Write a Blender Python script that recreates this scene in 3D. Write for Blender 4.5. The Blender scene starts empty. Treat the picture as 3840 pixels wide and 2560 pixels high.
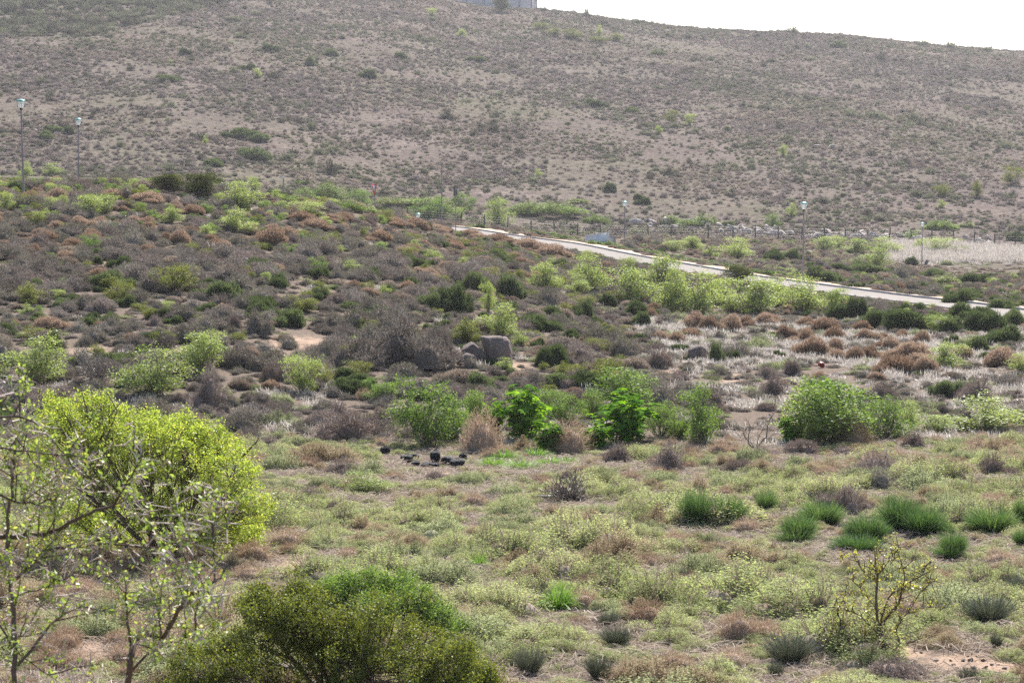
import bpy, math, random
import numpy as np
from mathutils import Vector, Matrix

SEED = 7
random.seed(SEED)
RNG = np.random.default_rng(SEED)
scene = bpy.context.scene
col = scene.collection

# ------------------------------------------------------------------ camera
F = 8000.0                       # focal length in photograph pixels (3840 wide)
CW, CH = 3840.0, 2560.0
HORIZON = 900.0
CAMZ = 5.5
PITCH = math.atan((CH / 2 - HORIZON) / F)
cam_d = bpy.data.cameras.new('camera')
cam = bpy.data.objects.new('camera', cam_d)
col.objects.link(cam)
cam_d.sensor_width = 36.0
cam_d.lens = 36.0 * F / CW
cam_d.clip_start = 0.1
cam_d.clip_end = 20000
cam.location = (0, 0, CAMZ)
cam.rotation_euler = (math.pi / 2 - PITCH, 0, 0)
cam_d.dof.use_dof = True
cam_d.dof.focus_distance = 26.0
cam_d.dof.aperture_fstop = 14.0
scene.camera = cam

# ------------------------------------------------------------------ light
SUN_AZ, SUN_EL = math.radians(14), math.radians(46)
sun_vec = Vector((math.sin(SUN_AZ) * math.cos(SUN_EL), math.cos(SUN_AZ) * math.cos(SUN_EL), math.sin(SUN_EL)))
world = bpy.data.worlds.new('World')
scene.world = world
world.use_nodes = True
wn = world.node_tree.nodes
sky = wn.new('ShaderNodeTexSky')
sky.sky_type = 'NISHITA'
sky.sun_disc = False
sky.sun_elevation = SUN_EL
sky.sun_rotation = SUN_AZ
sky.air_density = 1.0
sky.dust_density = 2.5
sky.ozone_density = 1.0
world.node_tree.links.new(sky.outputs[0], wn['Background'].inputs[0])
wn['Background'].inputs[1].default_value = 0.085
sun_l = bpy.data.lights.new('sun', 'SUN')
sun_l.energy = 5.0
sun_l.angle = math.radians(0.53)
sun_l.color = (1.0, 0.95, 0.88)
sun_o = bpy.data.objects.new('sun', sun_l)
sun_o.rotation_euler = sun_vec.to_track_quat('Z', 'Y').to_euler()
sun_o.location = (0, 0, 60)
col.objects.link(sun_o)
vs = scene.view_settings
vs.view_transform = 'Standard'
vs.look = 'None'
vs.exposure = 1.25
vs.gamma = 1.0
scene.render.engine = 'CYCLES'
cy = scene.cycles
cy.max_bounces = 5
cy.diffuse_bounces = 3
cy.glossy_bounces = 1
cy.transmission_bounces = 3
cy.transparent_max_bounces = 4
cy.volume_bounces = 0
cy.sample_clamp_indirect = 3.0
cy.sample_clamp_direct = 3.0
cy.caustics_reflective = False
cy.caustics_refractive = False
cy.use_denoising = False
cy.denoiser = 'OPENIMAGEDENOISE'
cy.denoising_input_passes = 'RGB_ALBEDO_NORMAL'

# ------------------------------------------------------------------ pixel helpers
cp, sp = math.cos(PITCH), math.sin(PITCH)
def ray(px, py):
    x = (px - CW / 2) / F
    y = -(py - CH / 2) / F
    return np.array([x, cp + y * sp, -sp + y * cp])
def at(px, py, d):
    r = ray(px, py)
    return np.array([0, 0, CAMZ]) + r * (d / r[1])
def project(X, Y, Z):
    zc = np.asarray(Z) - CAMZ
    fwd = Y * cp - zc * sp
    up = Y * sp + zc * cp
    return CW / 2 + F * X / fwd, CH / 2 - F * up / fwd

# ------------------------------------------------------------------ value noise
def vnoise(x, y, seed=0):
    x = np.asarray(x, float); y = np.asarray(y, float)
    xi = np.floor(x).astype(np.int64); yi = np.floor(y).astype(np.int64)
    fx = x - xi; fy = y - yi
    fx = fx * fx * (3 - 2 * fx); fy = fy * fy * (3 - 2 * fy)
    def h(a, b):
        n = (a * 374761393 + b * 668265263 + seed * 1274126177) & 0x7fffffff
        n = ((n ^ (n >> 13)) * 1274126177) & 0x7fffffff
        return ((n ^ (n >> 16)) & 0xffff) / 65535.0
    return (h(xi, yi) * (1 - fx) + h(xi + 1, yi) * fx) * (1 - fy) + (h(xi, yi + 1) * (1 - fx) + h(xi + 1, yi + 1) * fx) * fy
def fbm(x, y, seed=0, octv=3):
    s, a, t = 0, 1, 0
    for i in range(octv):
        s = s + a * vnoise(x * 2 ** i, y * 2 ** i, seed + i * 17); t += a; a *= 0.5
    return s / t * 2 - 1

# ------------------------------------------------------------------ terrain height table
def pchip(xs, ys, q):
    xs = np.array(xs, float); ys = np.array(ys, float)
    h = np.diff(xs); dl = np.diff(ys) / h
    m = np.zeros_like(ys)
    for i in range(1, len(xs) - 1):
        if dl[i - 1] * dl[i] > 0:
            w1 = 2 * h[i] + h[i - 1]; w2 = h[i] + 2 * h[i - 1]
            m[i] = (w1 + w2) / (w1 / dl[i - 1] + w2 / dl[i])
    m[0], m[-1] = dl[0], dl[-1]
    q = np.clip(q, xs[0], xs[-1])
    k = np.clip(np.searchsorted(xs, q) - 1, 0, len(xs) - 2)
    t = (q - xs[k]) / h[k]
    return ((1 + 2 * t) * (1 - t) ** 2 * ys[k] + t * (1 - t) ** 2 * h[k] * m[k] + t * t * (3 - 2 * t) * ys[k + 1] + t * t * (t - 1) * h[k] * m[k + 1])
NEAR = [(-40, 3.95), (0, 3.9), (6, 3.1), (10, 2.1), (15, 0.95), (20, 0.25), (25, 0.0), (57, 0.0)]
COLS = {     # photo column -> ground height (m) by distance (m), and the skyline row of the hill
    0:    ([(70, 1.5), (85, 3.3), (100, 5.2), (120, 7.8), (132, 8.9), (160, 9.2), (200, 10.0), (285, 14.0)], -130),
    600:  ([(70, 1.4), (85, 3.1), (100, 4.8), (120, 7.0), (140, 9.0), (165, 9.1), (200, 9.7), (285, 13.5)], -110),
    1200: ([(70, 1.1), (100, 3.7), (130, 6.4), (150, 8.0), (180, 8.2), (220, 8.9), (285, 10.4)], -60),
    1439: ([(70, 1.0), (100, 3.3), (130, 5.7), (160, 7.4), (200, 7.4), (240, 7.8), (285, 8.2)], -40),
    1690: ([(70, .85), (100, 2.8), (130, 4.6), (160, 5.75), (190, 6.5), (230, 7.0), (285, 7.4)], 12),
    1850: ([(70, .8), (100, 2.5), (130, 4.1), (158, 5.25), (184, 5.87), (215, 6.4), (285, 6.9)], 48),
    2079: ([(70, .7), (100, 2.0), (130, 3.3), (155, 4.4), (176, 5.19), (200, 5.7), (240, 5.95), (285, 6.2)], 52),
    2343: ([(70, .6), (100, 1.6), (130, 2.7), (150, 3.55), (163, 4.1), (200, 5.5), (240, 5.62), (285, 5.75)], 88),
    2700: ([(70, .5), (100, 1.3), (130, 2.3), (149, 3.0), (200, 4.2), (240, 4.9), (285, 5.57)], 116),
    3012: ([(70, .4), (100, 1.15), (120, 1.75), (138, 2.46), (200, 3.6), (240, 4.3), (285, 5.35)], 136),
    3459: ([(70, .3), (100, 1.15), (123, 1.92), (170, 2.25), (244, 2.55), (264, 3.9), (285, 5.1)], 170),
    3806: ([(70, .25), (90, .9), (112, 1.6), (170, 2.1), (244, 2.35), (264, 3.4), (285, 4.3)], 196),
}
DQ = np.concatenate([np.linspace(-40, 60, 101)[:-1], np.geomspace(60, 7000, 420)])
PQ = np.linspace(-1600, 5440, 353)
_cols = sorted(COLS)
_tab = []
for c in _cols:
    body, yr = COLS[c]
    b = body[-1][1]
    zr = CAMZ + (HORIZON - yr) / F * 720
    pts = NEAR + body + [(330, b + .07 * (zr - b)), (400, b + .23 * (zr - b)), (550, b + .60 * (zr - b)), (660, b + .875 * (zr - b)), (720, zr), (770, zr + .01 * (zr - b)), (900, b + .85 * (zr - b)), (1500, 8), (3000, 0), (7000, -6)]
    _tab.append(pchip([p[0] for p in pts], [p[1] for p in pts], DQ))
_tab = np.array(_tab)
TAB = np.array([pchip(_cols, _tab[:, j], PQ) for j in range(len(DQ))])      # [d, px]
TAB = TAB.copy()
for _ in range(3):      # soften the seams between the columns
    TAB[:, 1:-1] = (TAB[:, :-2] + 2 * TAB[:, 1:-1] + TAB[:, 2:]) / 4
def base_h(X, Y):
    X = np.asarray(X, float); Y = np.asarray(Y, float)
    p = CW / 2 + F * X / np.maximum(Y, 45.0)
    fi = np.clip(np.interp(Y, DQ, np.arange(len(DQ))), 0, len(DQ) - 1.001)
    pi = np.clip((p - PQ[0]) / (PQ[1] - PQ[0]), 0, len(PQ) - 1.001)
    i = fi.astype(int); j = pi.astype(int)
    a = fi - i; b = pi - j
    z = (TAB[i, j] * (1 - a) + TAB[i + 1, j] * a) * (1 - b) + (TAB[i, j + 1] * (1 - a) + TAB[i + 1, j + 1] * a) * b
    far = np.clip((Y - 290) / 200, 0, 1)
    mid = np.clip((Y - 57) / 30, 0, 1)
    z = z + 0.05 * fbm(X / 1.3, Y / 1.3, 3) + 0.10 * mid * fbm(X / 5, Y / 5, 5) + far * 1.1 * fbm(X / 38, Y / 55, 9) + far * 0.3 * fbm(X / 9, Y / 12, 13)
    return z
# ------------------------------------------------------------------ road line
ROAD_PX = [(1330, 835, 205), (1500, 840, 200), (1690, 858, 190), (1850, 884, 184), (2080, 914, 176), (2300, 960, 165), (2600, 1013, 153), (2740, 1038, 148),
           (3012, 1075, 138), (3300, 1114, 128), (3560, 1143, 120), (3780, 1174, 113), (4100, 1228, 104), (4700, 1330, 92)]
ROAD_HALF = 1.85
def dense_line(pxs, n=160):
    P = np.array([at(*p) for p in pxs])
    t = np.concatenate([[0], np.cumsum(np.linalg.norm(np.diff(P, axis=0), axis=1))])
    q = np.linspace(0, t[-1], n)
    L = np.stack([np.interp(q, t, P[:, k]) for k in range(3)], 1)
    for _ in range(8):
        L[1:-1] = (L[:-2] + 2 * L[1:-1] + L[2:]) / 4
    return L
ROAD = dense_line(ROAD_PX)
ROAD2_PX = [(3470, 1001, 243), (3560, 1003, 242), (3650, 1006, 241), (3760, 1009, 240), (3900, 1014, 239), (4300, 1022, 238)]
ROAD2 = dense_line(ROAD2_PX, 60)
def line_dist(X, Y, L):
    X = np.atleast_1d(np.asarray(X, float)); Y = np.atleast_1d(np.asarray(Y, float))
    D = (X[:, None] - L[None, :, 0]) ** 2 + (Y[:, None] - L[None, :, 1]) ** 2
    k = D.argmin(1)
    return np.sqrt(D[np.arange(len(k)), k]), L[k, 2], k
def height(X, Y):
    X = np.asarray(X, float); Y = np.asarray(Y, float)
    sh = np.broadcast(X, Y).shape
    X = np.broadcast_to(X, sh).ravel(); Y = np.broadcast_to(Y, sh).ravel()
    z = base_h(X, Y)
    for L, half in ((ROAD, ROAD_HALF), (ROAD2, 1.6)):
        m = (Y > L[:, 1].min() - 12) & (Y < L[:, 1].max() + 12) & (X > L[:, 0].min() - 12) & (X < L[:, 0].max() + 12)
        if m.any():
            idx = np.nonzero(m)[0]
            for s in range(0, len(idx), 20000):
                ii = idx[s:s + 20000]
                d, rz, _ = line_dist(X[ii], Y[ii], L)
                w = np.clip((half + 4.5 - d) / 3.0, 0, 1); w = w * w * (3 - 2 * w)
                z[ii] = z[ii] * (1 - w) + (rz - 0.02) * w
    return z.reshape(sh)
_GD = np.concatenate([np.arange(18, 60, .25), np.geomspace(60, 900, 700)])
def ground_hit(px, py, dmin=18):
    r = ray(px, py)
    ds = _GD[_GD >= dmin]
    X = r[0] / r[1] * ds; Z = CAMZ + r[2] / r[1] * ds
    below = Z <= height(X, ds)
    k = int(np.argmax(below)) if below.any() else -1
    if k < 0:
        return None
    d = ds[k]
    x = r[0] / r[1] * d
    return np.array([x, d, float(height(x, d))])

# ------------------------------------------------------------------ materials
def new_mat(name):
    m = bpy.data.materials.new(name); m.use_nodes = True
    nt = m.node_tree; nt.nodes.clear()
    out = nt.nodes.new('ShaderNodeOutputMaterial')
    return m, nt, out
def ramp(nt, stops, src):
    r = nt.nodes.new('ShaderNodeValToRGB')
    e = r.color_ramp.elements
    e[0].position, e[0].color = stops[0][0], (*stops[0][1], 1)
    e[1].position, e[1].color = stops[-1][0], (*stops[-1][1], 1)
    for p, c in stops[1:-1]:
        n = e.new(p); n.color = (*c, 1)
    nt.links.new(src, r.inputs[0])
    return r.outputs[0]
def noise(nt, scale, detail=4, rough=.6, coord=None, vec_scale=None):
    n = nt.nodes.new('ShaderNodeTexNoise')
    n.inputs['Scale'].default_value = scale
    n.inputs['Detail'].default_value = detail
    n.inputs['Roughness'].default_value = rough
    if coord is not None:
        if vec_scale:
            mp = nt.nodes.new('ShaderNodeMapping'); mp.inputs['Scale'].default_value = vec_scale
            nt.links.new(coord, mp.inputs[0]); coord = mp.outputs[0]
        nt.links.new(coord, n.inputs['Vector'])
    return n.outputs['Fac']
def mixc(nt, fac, a, b, mode='MIX'):
    m = nt.nodes.new('ShaderNodeMix'); m.data_type = 'RGBA'; m.blend_type = mode
    for s, v in ((0, fac), (6, a), (7, b)):
        if isinstance(v, (int, float)): m.inputs[s].default_value = v
        elif isinstance(v, tuple): m.inputs[s].default_value = (*v, 1)
        else: nt.links.new(v, m.inputs[s])
    return m.outputs[2]
def mathn(nt, op, a, b=None):
    m = nt.nodes.new('ShaderNodeMath'); m.operation = op
    for s, v in enumerate((a, b)):
        if v is None: continue
        if isinstance(v, (int, float)): m.inputs[s].default_value = v
        else: nt.links.new(v, m.inputs[s])
    return m.outputs[0]
def plant_mat(name, stops, transl=0.35, tcol=None, gloss=0.0, rough=.45, spread=0.6):
    """Leaf or twig material: colour varies by plant and by leaf, light passes through."""
    m, nt, out = new_mat(name)
    oi = nt.nodes.new('ShaderNodeObjectInfo'); ge = nt.nodes.new('ShaderNodeNewGeometry')
    f = mathn(nt, 'ADD', mathn(nt, 'MULTIPLY', oi.outputs['Random'], 1 - spread), mathn(nt, 'MULTIPLY', ge.outputs['Random Per Island'], spread))
    c = ramp(nt, stops, f)
    d = nt.nodes.new('ShaderNodeBsdfDiffuse'); nt.links.new(c, d.inputs[0])
    last = d.outputs[0]
    if transl > 0:
        t = nt.nodes.new('ShaderNodeBsdfTranslucent')
        nt.links.new(mixc(nt, 1.0, c, tcol, 'MULTIPLY') if tcol else c, t.inputs[0])
        x = nt.nodes.new('ShaderNodeMixShader'); x.inputs[0].default_value = transl
        nt.links.new(last, x.inputs[1]); nt.links.new(t.outputs[0], x.inputs[2]); last = x.outputs[0]
    if gloss > 0:
        g = nt.nodes.new('ShaderNodeBsdfGlossy'); g.inputs['Roughness'].default_value = rough
        g.inputs[0].default_value = (.9, .92, .95, 1)
        x = nt.nodes.new('ShaderNodeMixShader'); x.inputs[0].default_value = gloss
        nt.links.new(last, x.inputs[1]); nt.links.new(g.outputs[0], x.inputs[2]); last = x.outputs[0]
    nt.links.new(last, out.inputs[0])
    return m
def solid_mat(name, c1, c2, scale=6.0, rough=.7, metal=0.0, bump=0.0, spec=.4):
    m, nt, out = new_mat(name)
    tc = nt.nodes.new('ShaderNodeTexCoord')
    n = noise(nt, scale, 6, .65, tc.outputs['Object'])
    c = ramp(nt, [(.3, c1), (.7, c2)], n)
    p = nt.nodes.new('ShaderNodeBsdfPrincipled')
    nt.links.new(c, p.inputs['Base Color'])
    p.inputs['Roughness'].default_value = rough; p.inputs['Metallic'].default_value = metal
    p.inputs['Specular IOR Level'].default_value = spec
    if bump:
        b = nt.nodes.new('ShaderNodeBump'); b.inputs['Strength'].default_value = bump; b.inputs['Distance'].default_value = .05
        nt.links.new(noise(nt, scale * 4, 8, .7, tc.outputs['Object']), b.inputs['Height']); nt.links.new(b.outputs[0], p.inputs['Normal'])
    nt.links.new(p.outputs[0], out.inputs[0])
    return m
MAT = {}
MAT['grey_twig'] = plant_mat('grey_twig', [(0, (.10, .083, .072)), (.45, (.20, .172, .15)), (.8, (.32, .285, .255)), (1, (.46, .425, .395))], .18, spread=.62)
MAT['mauve_twig'] = plant_mat('mauve_twig', [(0, (.12, .09, .078)), (.5, (.23, .182, .16)), (1, (.39, .335, .305))], .18, spread=.6)
MAT['greygreen_twig'] = plant_mat('greygreen_twig', [(0, (.085, .09, .05)), (.5, (.17, .175, .105)), (1, (.32, .325, .22))], .20, spread=.6)
MAT['brown_twig'] = plant_mat('brown_twig', [(0, (.18, .118, .08)), (.5, (.32, .225, .16)), (1, (.48, .375, .295))], .32, spread=.55)
MAT['tan_twig'] = plant_mat('tan_twig', [(0, (.17, .128, .098)), (.5, (.28, .225, .18)), (1, (.42, .36, .30))], .30, spread=.6)
MAT['dark_green'] = plant_mat('dark_green', [(0, (.05, .068, .036)), (.5, (.10, .13, .068)), (1, (.20, .23, .14))], .34, (1.1, 1.15, .7), spread=.55)
MAT['restio'] = plant_mat('restio', [(0, (.045, .085, .034)), (.5, (.085, .155, .058)), (.85, (.155, .24, .095)), (1, (.36, .34, .19))], .34, (1.1, 1.2, .6), .05, .4, spread=.75)
MAT['stick'] = plant_mat('stick', [(0, (.06, .068, .045)), (.5, (.11, .125, .08)), (1, (.21, .225, .155))], .12, None, .06, .5, spread=.75)
MAT['bright_leaf'] = plant_mat('bright_leaf', [(0, (.14, .21, .035)), (.4, (.27, .37, .06)), (.8, (.42, .49, .10)), (1, (.60, .55, .14))], .54, (1.1, 1.1, .6), .03, .45, spread=.75)
MAT['mid_leaf'] = plant_mat('mid_leaf', [(0, (.075, .13, .035)), (.5, (.16, .25, .06)), (1, (.31, .39, .11))], .42, (1.1, 1.15, .6), .02, .5, spread=.7)
MAT['olive_leaf'] = plant_mat('olive_leaf', [(0, (.075, .10, .025)), (.5, (.15, .185, .042)), (.85, (.27, .30, .07)), (1, (.42, .40, .13))], .42, (1.1, 1.05, .5), .02, .5, spread=.85)
MAT['evergreen_leaf'] = plant_mat('evergreen_leaf', [(0, (.045, .058, .016)), (.5, (.08, .10, .025)), (1, (.19, .20, .05))], .30, None, 0, spread=.7)
MAT['lime_leaf'] = plant_mat('lime_leaf', [(0, (.17, .22, .07)), (.5, (.29, .355, .125)), (1, (.44, .48, .22))], .48, (1.05, 1.1, .6), .03, spread=.65)
MAT['pale_leaf'] = plant_mat('pale_leaf', [(0, (.22, .25, .12)), (.4, (.35, .40, .20)), (.75, (.47, .52, .27)), (1, (.55, .53, .34))], .48, (1.05, 1.08, .7), 0, .5, spread=.5)
MAT['sage_leaf'] = plant_mat('sage_leaf', [(0, (.22, .24, .12)), (.5, (.36, .40, .20)), (1, (.50, .54, .31))], .36, None, 0, .5, spread=.6)
MAT['tawny_leaf'] = plant_mat('tawny_leaf', [(0, (.21, .165, .105)), (.45, (.36, .30, .19)), (.8, (.45, .41, .26)), (1, (.54, .51, .33))], .38, spread=.6)
MAT['castor_leaf'] = plant_mat('castor_leaf', [(0, (.05, .13, .025)), (.5, (.12, .27, .04)), (1, (.27, .44, .07))], .52, (1.25, 1.15, .3), 0, .3, spread=.85)
MAT['grass_green'] = plant_mat('grass_green', [(0, (.07, .15, .03)), (.5, (.15, .29, .055)), (1, (.33, .46, .14))], .48, (1.1, 1.1, .6), .04, spread=.7)
MAT['dry_grass'] = plant_mat('dry_grass', [(0, (.30, .25, .21)), (.4, (.50, .45, .40)), (1, (.78, .74, .69))], .30, None, .06, .35, spread=.85)
MAT['straw'] = plant_mat('straw', [(0, (.26, .21, .17)), (.5, (.40, .335, .28)), (1, (.56, .49, .42))], .30, spread=.8)
MAT['bark'] = plant_mat('bark', [(0, (.085, .058, .045)), (1, (.17, .125, .10))], 0, None, .03, .5, spread=.5)
MAT['grey_bark'] = plant_mat('grey_bark', [(0, (.15, .12, .10)), (1, (.33, .28, .25))], 0, None, .04, .5, spread=.5)
MAT['thorn'] = plant_mat('thorn', [(0, (.40, .31, .27)), (1, (.72, .62, .57))], .1, None, .04, .5, spread=.8)
MAT['thorn_leaf'] = plant_mat('thorn_leaf', [(0, (.13, .21, .045)), (.5, (.26, .37, .08)), (.86, (.40, .50, .14)), (.95, (.55, .55, .16)), (1, (.70, .58, .10))], .46, (1.1, 1.1, .6), .05, .5, spread=.95)
MAT['yellow_leaf'] = plant_mat('yellow_leaf', [(0, (.22, .27, .05)), (.5, (.42, .42, .08)), (1, (.65, .55, .09))], .45, None, .05, spread=.95)
def hill_mat(name, stops, tr=.25):
    return plant_mat(name, stops, tr, spread=.35)
MAT['hill_grey'] = hill_mat('hill_grey', [(0, (.14, .113, .105)), (.5, (.235, .195, .182)), (1, (.34, .295, .275))])
MAT['hill_tan'] = hill_mat('hill_tan', [(0, (.21, .168, .14)), (.5, (.31, .255, .215)), (1, (.42, .36, .305))])
MAT['hill_green'] = hill_mat('hill_green', [(0, (.11, .12, .07)), (.5, (.17, .18, .11)), (1, (.26, .265, .17))])
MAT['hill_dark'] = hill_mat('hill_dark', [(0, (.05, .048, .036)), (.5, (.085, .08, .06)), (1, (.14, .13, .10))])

# ------------------------------------------------------------------ mesh helpers
def qmesh(name, parts):
    """parts: list of (verts (n,3), quads (m,4), material) -> one mesh."""
    vs_, qs_, mi, mats, off = [], [], [], [], 0
    for v, q, mt in parts:
        if len(q) == 0: continue
        if mt not in mats: mats.append(mt)
        vs_.append(np.asarray(v, np.float32)); qs_.append(np.asarray(q, np.int64) + off); mi.append(np.full(len(q), mats.index(mt), np.int32)); off += len(v)
    V = np.concatenate(vs_); Q = np.concatenate(qs_); M = np.concatenate(mi)
    me = bpy.data.meshes.new(name)
    me.vertices.add(len(V)); me.vertices.foreach_set('co', V.ravel())
    me.loops.add(len(Q) * 4); me.loops.foreach_set('vertex_index', Q.ravel().astype(np.int32))
    me.polygons.add(len(Q)); me.polygons.foreach_set('loop_start', (np.arange(len(Q)) * 4).astype(np.int32))
    me.polygons.foreach_set('material_index', M)
    for mt in mats: me.materials.append(MAT[mt] if isinstance(mt, str) else mt)
    me.update(calc_edges=True)
    return me
def smooth(me):
    me.polygons.foreach_set('use_smooth', np.ones(len(me.polygons), bool)); return me
def unit(v):
    return v / np.maximum(np.linalg.norm(v, axis=-1, keepdims=True), 1e-9)
def rvec(n, g):
    return unit(g.normal(size=(n, 3)))
def strands(P, W, g):
    """P (n,k,3) paths, W (n,k) half widths -> ribbons."""
    n, k, _ = P.shape
    T = unit(P[:, -1] - P[:, 0])
    S = unit(np.cross(T, rvec(n, g)))
    Lf = P + S[:, None] * W[..., None]; Rt = P - S[:, None] * W[..., None]
    V = np.stack([Lf, Rt], 2).reshape(-1, 3)
    b = (np.arange(n) * 2 * k)[:, None] + (np.arange(k - 1) * 2)[None]
    Q = np.stack([b, b + 1, b + 3, b + 2], -1).reshape(-1, 4)
    return V, Q
def leaves(C, size, g, up=0.4, aspect=.5, normal=None):
    n = len(C)
    N = unit(rvec(n, g) + np.array([0, 0, up])) if normal is None else normal
    A = unit(np.cross(N, rvec(n, g))); B = np.cross(N, A)
    s = np.broadcast_to(size, (n,))[:, None]
    V = np.stack([C - A * s, C + B * s * aspect, C + A * s, C - B * s * aspect], 1).reshape(-1, 3)
    Q = np.arange(n * 4).reshape(-1, 4)
    return V, Q
def tube(P, r0, r1, sides=5):
    P = np.asarray(P, float); k = len(P)
    T = np.gradient(P, axis=0); T = unit(T)
    ref = np.array([.31, .95, .1]) if abs(T[0, 1]) < .8 else np.array([1., 0, 0.1])
    U = unit(np.cross(T, ref)); Wv = np.cross(T, U)
    R = np.linspace(r0, r1, k)[:, None, None]
    a = np.linspace(0, 2 * np.pi, sides, endpoint=False)
    ring = P[:, None] + R * (np.cos(a)[None, :, None] * U[:, None] + np.sin(a)[None, :, None] * Wv[:, None])
    V = ring.reshape(-1, 3)
    i = np.arange(k - 1)[:, None] * sides + np.arange(sides)[None]
    j = np.arange(k - 1)[:, None] * sides + (np.arange(sides)[None] + 1) % sides
    Q = np.stack([i, j, j + sides, i + sides], -1).reshape(-1, 4)
    return V, Q
def cat(items):
    vs_, qs_, off = [], [], 0
    for v, q in items:
        vs_.append(v); qs_.append(np.asarray(q) + off); off += len(v)
    return (np.concatenate(vs_), np.concatenate(qs_)) if vs_ else (np.zeros((0, 3)), np.zeros((0, 4), int))
def lathe(profile, sides=12):
    pr = np.array(profile, float); k = len(pr)
    a = np.linspace(0, 2 * np.pi, sides, endpoint=False)
    V = np.stack([pr[:, None, 0] * np.cos(a), pr[:, None, 0] * np.sin(a), np.broadcast_to(pr[:, None, 1], (k, sides))], -1).reshape(-1, 3)
    i = np.arange(k - 1)[:, None] * sides + np.arange(sides)[None]
    j = np.arange(k - 1)[:, None] * sides + (np.arange(sides)[None] + 1) % sides
    return V, np.stack([i, j, j + sides, i + sides], -1).reshape(-1, 4)
def wander(p0, p1, k, amp, g):
    t = np.linspace(0, 1, k)[:, None]
    P = p0 * (1 - t) + p1 * t
    P[1:-1] += np.cumsum(g.normal(size=(k - 2, 3)) * amp, 0) * .6
    return P
def lobes(D, g, amp=.25, n=7, sharp=4):
    """lumpy radius factor over directions D"""
    L = rvec(n, g); L[:, 2] = np.abs(L[:, 2]) * .8
    L = unit(L); a = g.uniform(.4, 1, n)
    f = np.max(a * np.clip(D @ L.T, 0, 1) ** sharp, axis=1)
    return 1 - amp + amp * 1.25 * f
def dome_dirs(n, g, low=-.15):
    z = g.uniform(low, 1, n); a = g.uniform(0, 2 * np.pi, n)
    r = np.sqrt(1 - z * z)
    return np.stack([r * np.cos(a), r * np.sin(a), z], 1)

# ---- prototypes: unit plants, width 1, height 1, base at the origin
def p_twig(g, mats, nm=110, ns=1500, w=.007, lump=.3, bits=700, bit=.016, low=0.02, core=True, bitmat=None):
    D = dome_dirs(nm, g, low); R = lobes(D, g, lump)
    tip = D * R[:, None] * np.array([.5, .5, 1.0])
    t = np.linspace(0, 1, 4)[None, :, None]
    base = np.concatenate([g.normal(size=(nm, 2)) * .05, np.zeros((nm, 1))], 1)
    P = base[:, None] * (1 - t) + tip[:, None] * t
    P[:, 1:3, 2] += .10 * (1 - D[:, 2:3])
    P[:, 1:3] += g.normal(size=(nm, 2, 3)) * .02
    W = np.linspace(1.5, .5, 4)[None] * w * g.uniform(.7, 1.3, (nm, 1))
    a = strands(P, W, g)
    D2 = dome_dirs(ns, g, low); g2 = np.random.default_rng(int(g.integers(1e9)))
    R2 = np.interp(g.uniform(0, 1, ns) ** .6, [0, 1], [.25, 1.02])
    # share the lobes of the main branches through the nearest main direction
    near = np.argmax(D2 @ D.T, axis=1)
    end = D2 * (R[near] * R2)[:, None] * np.array([.5, .5, 1.0])
    st = end - unit(D2 * np.array([1, 1, .8]) + g.normal(size=(ns, 3)) * .5 + np.array([0, 0, .45])) * g.uniform(.08, .24, (ns, 1)) * np.array([.6, .6, .8])
    st[:, 2] = np.maximum(st[:, 2], .0); end[:, 2] = np.maximum(end[:, 2], .02)
    mid = (st + end) / 2 + g.normal(size=(ns, 3)) * .018
    P2 = np.stack([st, mid, end], 1)
    W2 = np.array([1.0, .8, .35])[None] * w * .85 * g.uniform(.6, 1.4, (ns, 1))
    b = strands(P2, W2, g)
    C = end[g.integers(0, ns, bits)] + g.normal(size=(bits, 3)) * .02
    c = leaves(C, g.uniform(.5, 1.3, bits) * bit, g)
    stems_ = [a, b]
    if core:
        u, vv = 12, 6
        th = np.linspace(0, 2 * np.pi, u, endpoint=False); ph = np.linspace(0, .5 * np.pi, vv)
        DD = np.stack([np.outer(np.sin(ph), np.cos(th)), np.outer(np.sin(ph), np.sin(th)), np.outer(np.cos(ph), np.ones(u))], -1).reshape(-1, 3)
        CV = DD * (R[np.argmax(DD @ D.T, axis=1)] * .60)[:, None] * np.array([.5, .5, 1.0])
        i = (np.arange(vv - 1)[:, None] * u + np.arange(u)[None]); j = (np.arange(vv - 1)[:, None] * u + (np.arange(u)[None] + 1) % u)
        stems_.append((CV, np.stack([i, j, j + u, i + u], -1).reshape(-1, 4)))
    return [(*cat(stems_), mats[0])], [(*c, bitmat or mats[-1])]
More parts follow.
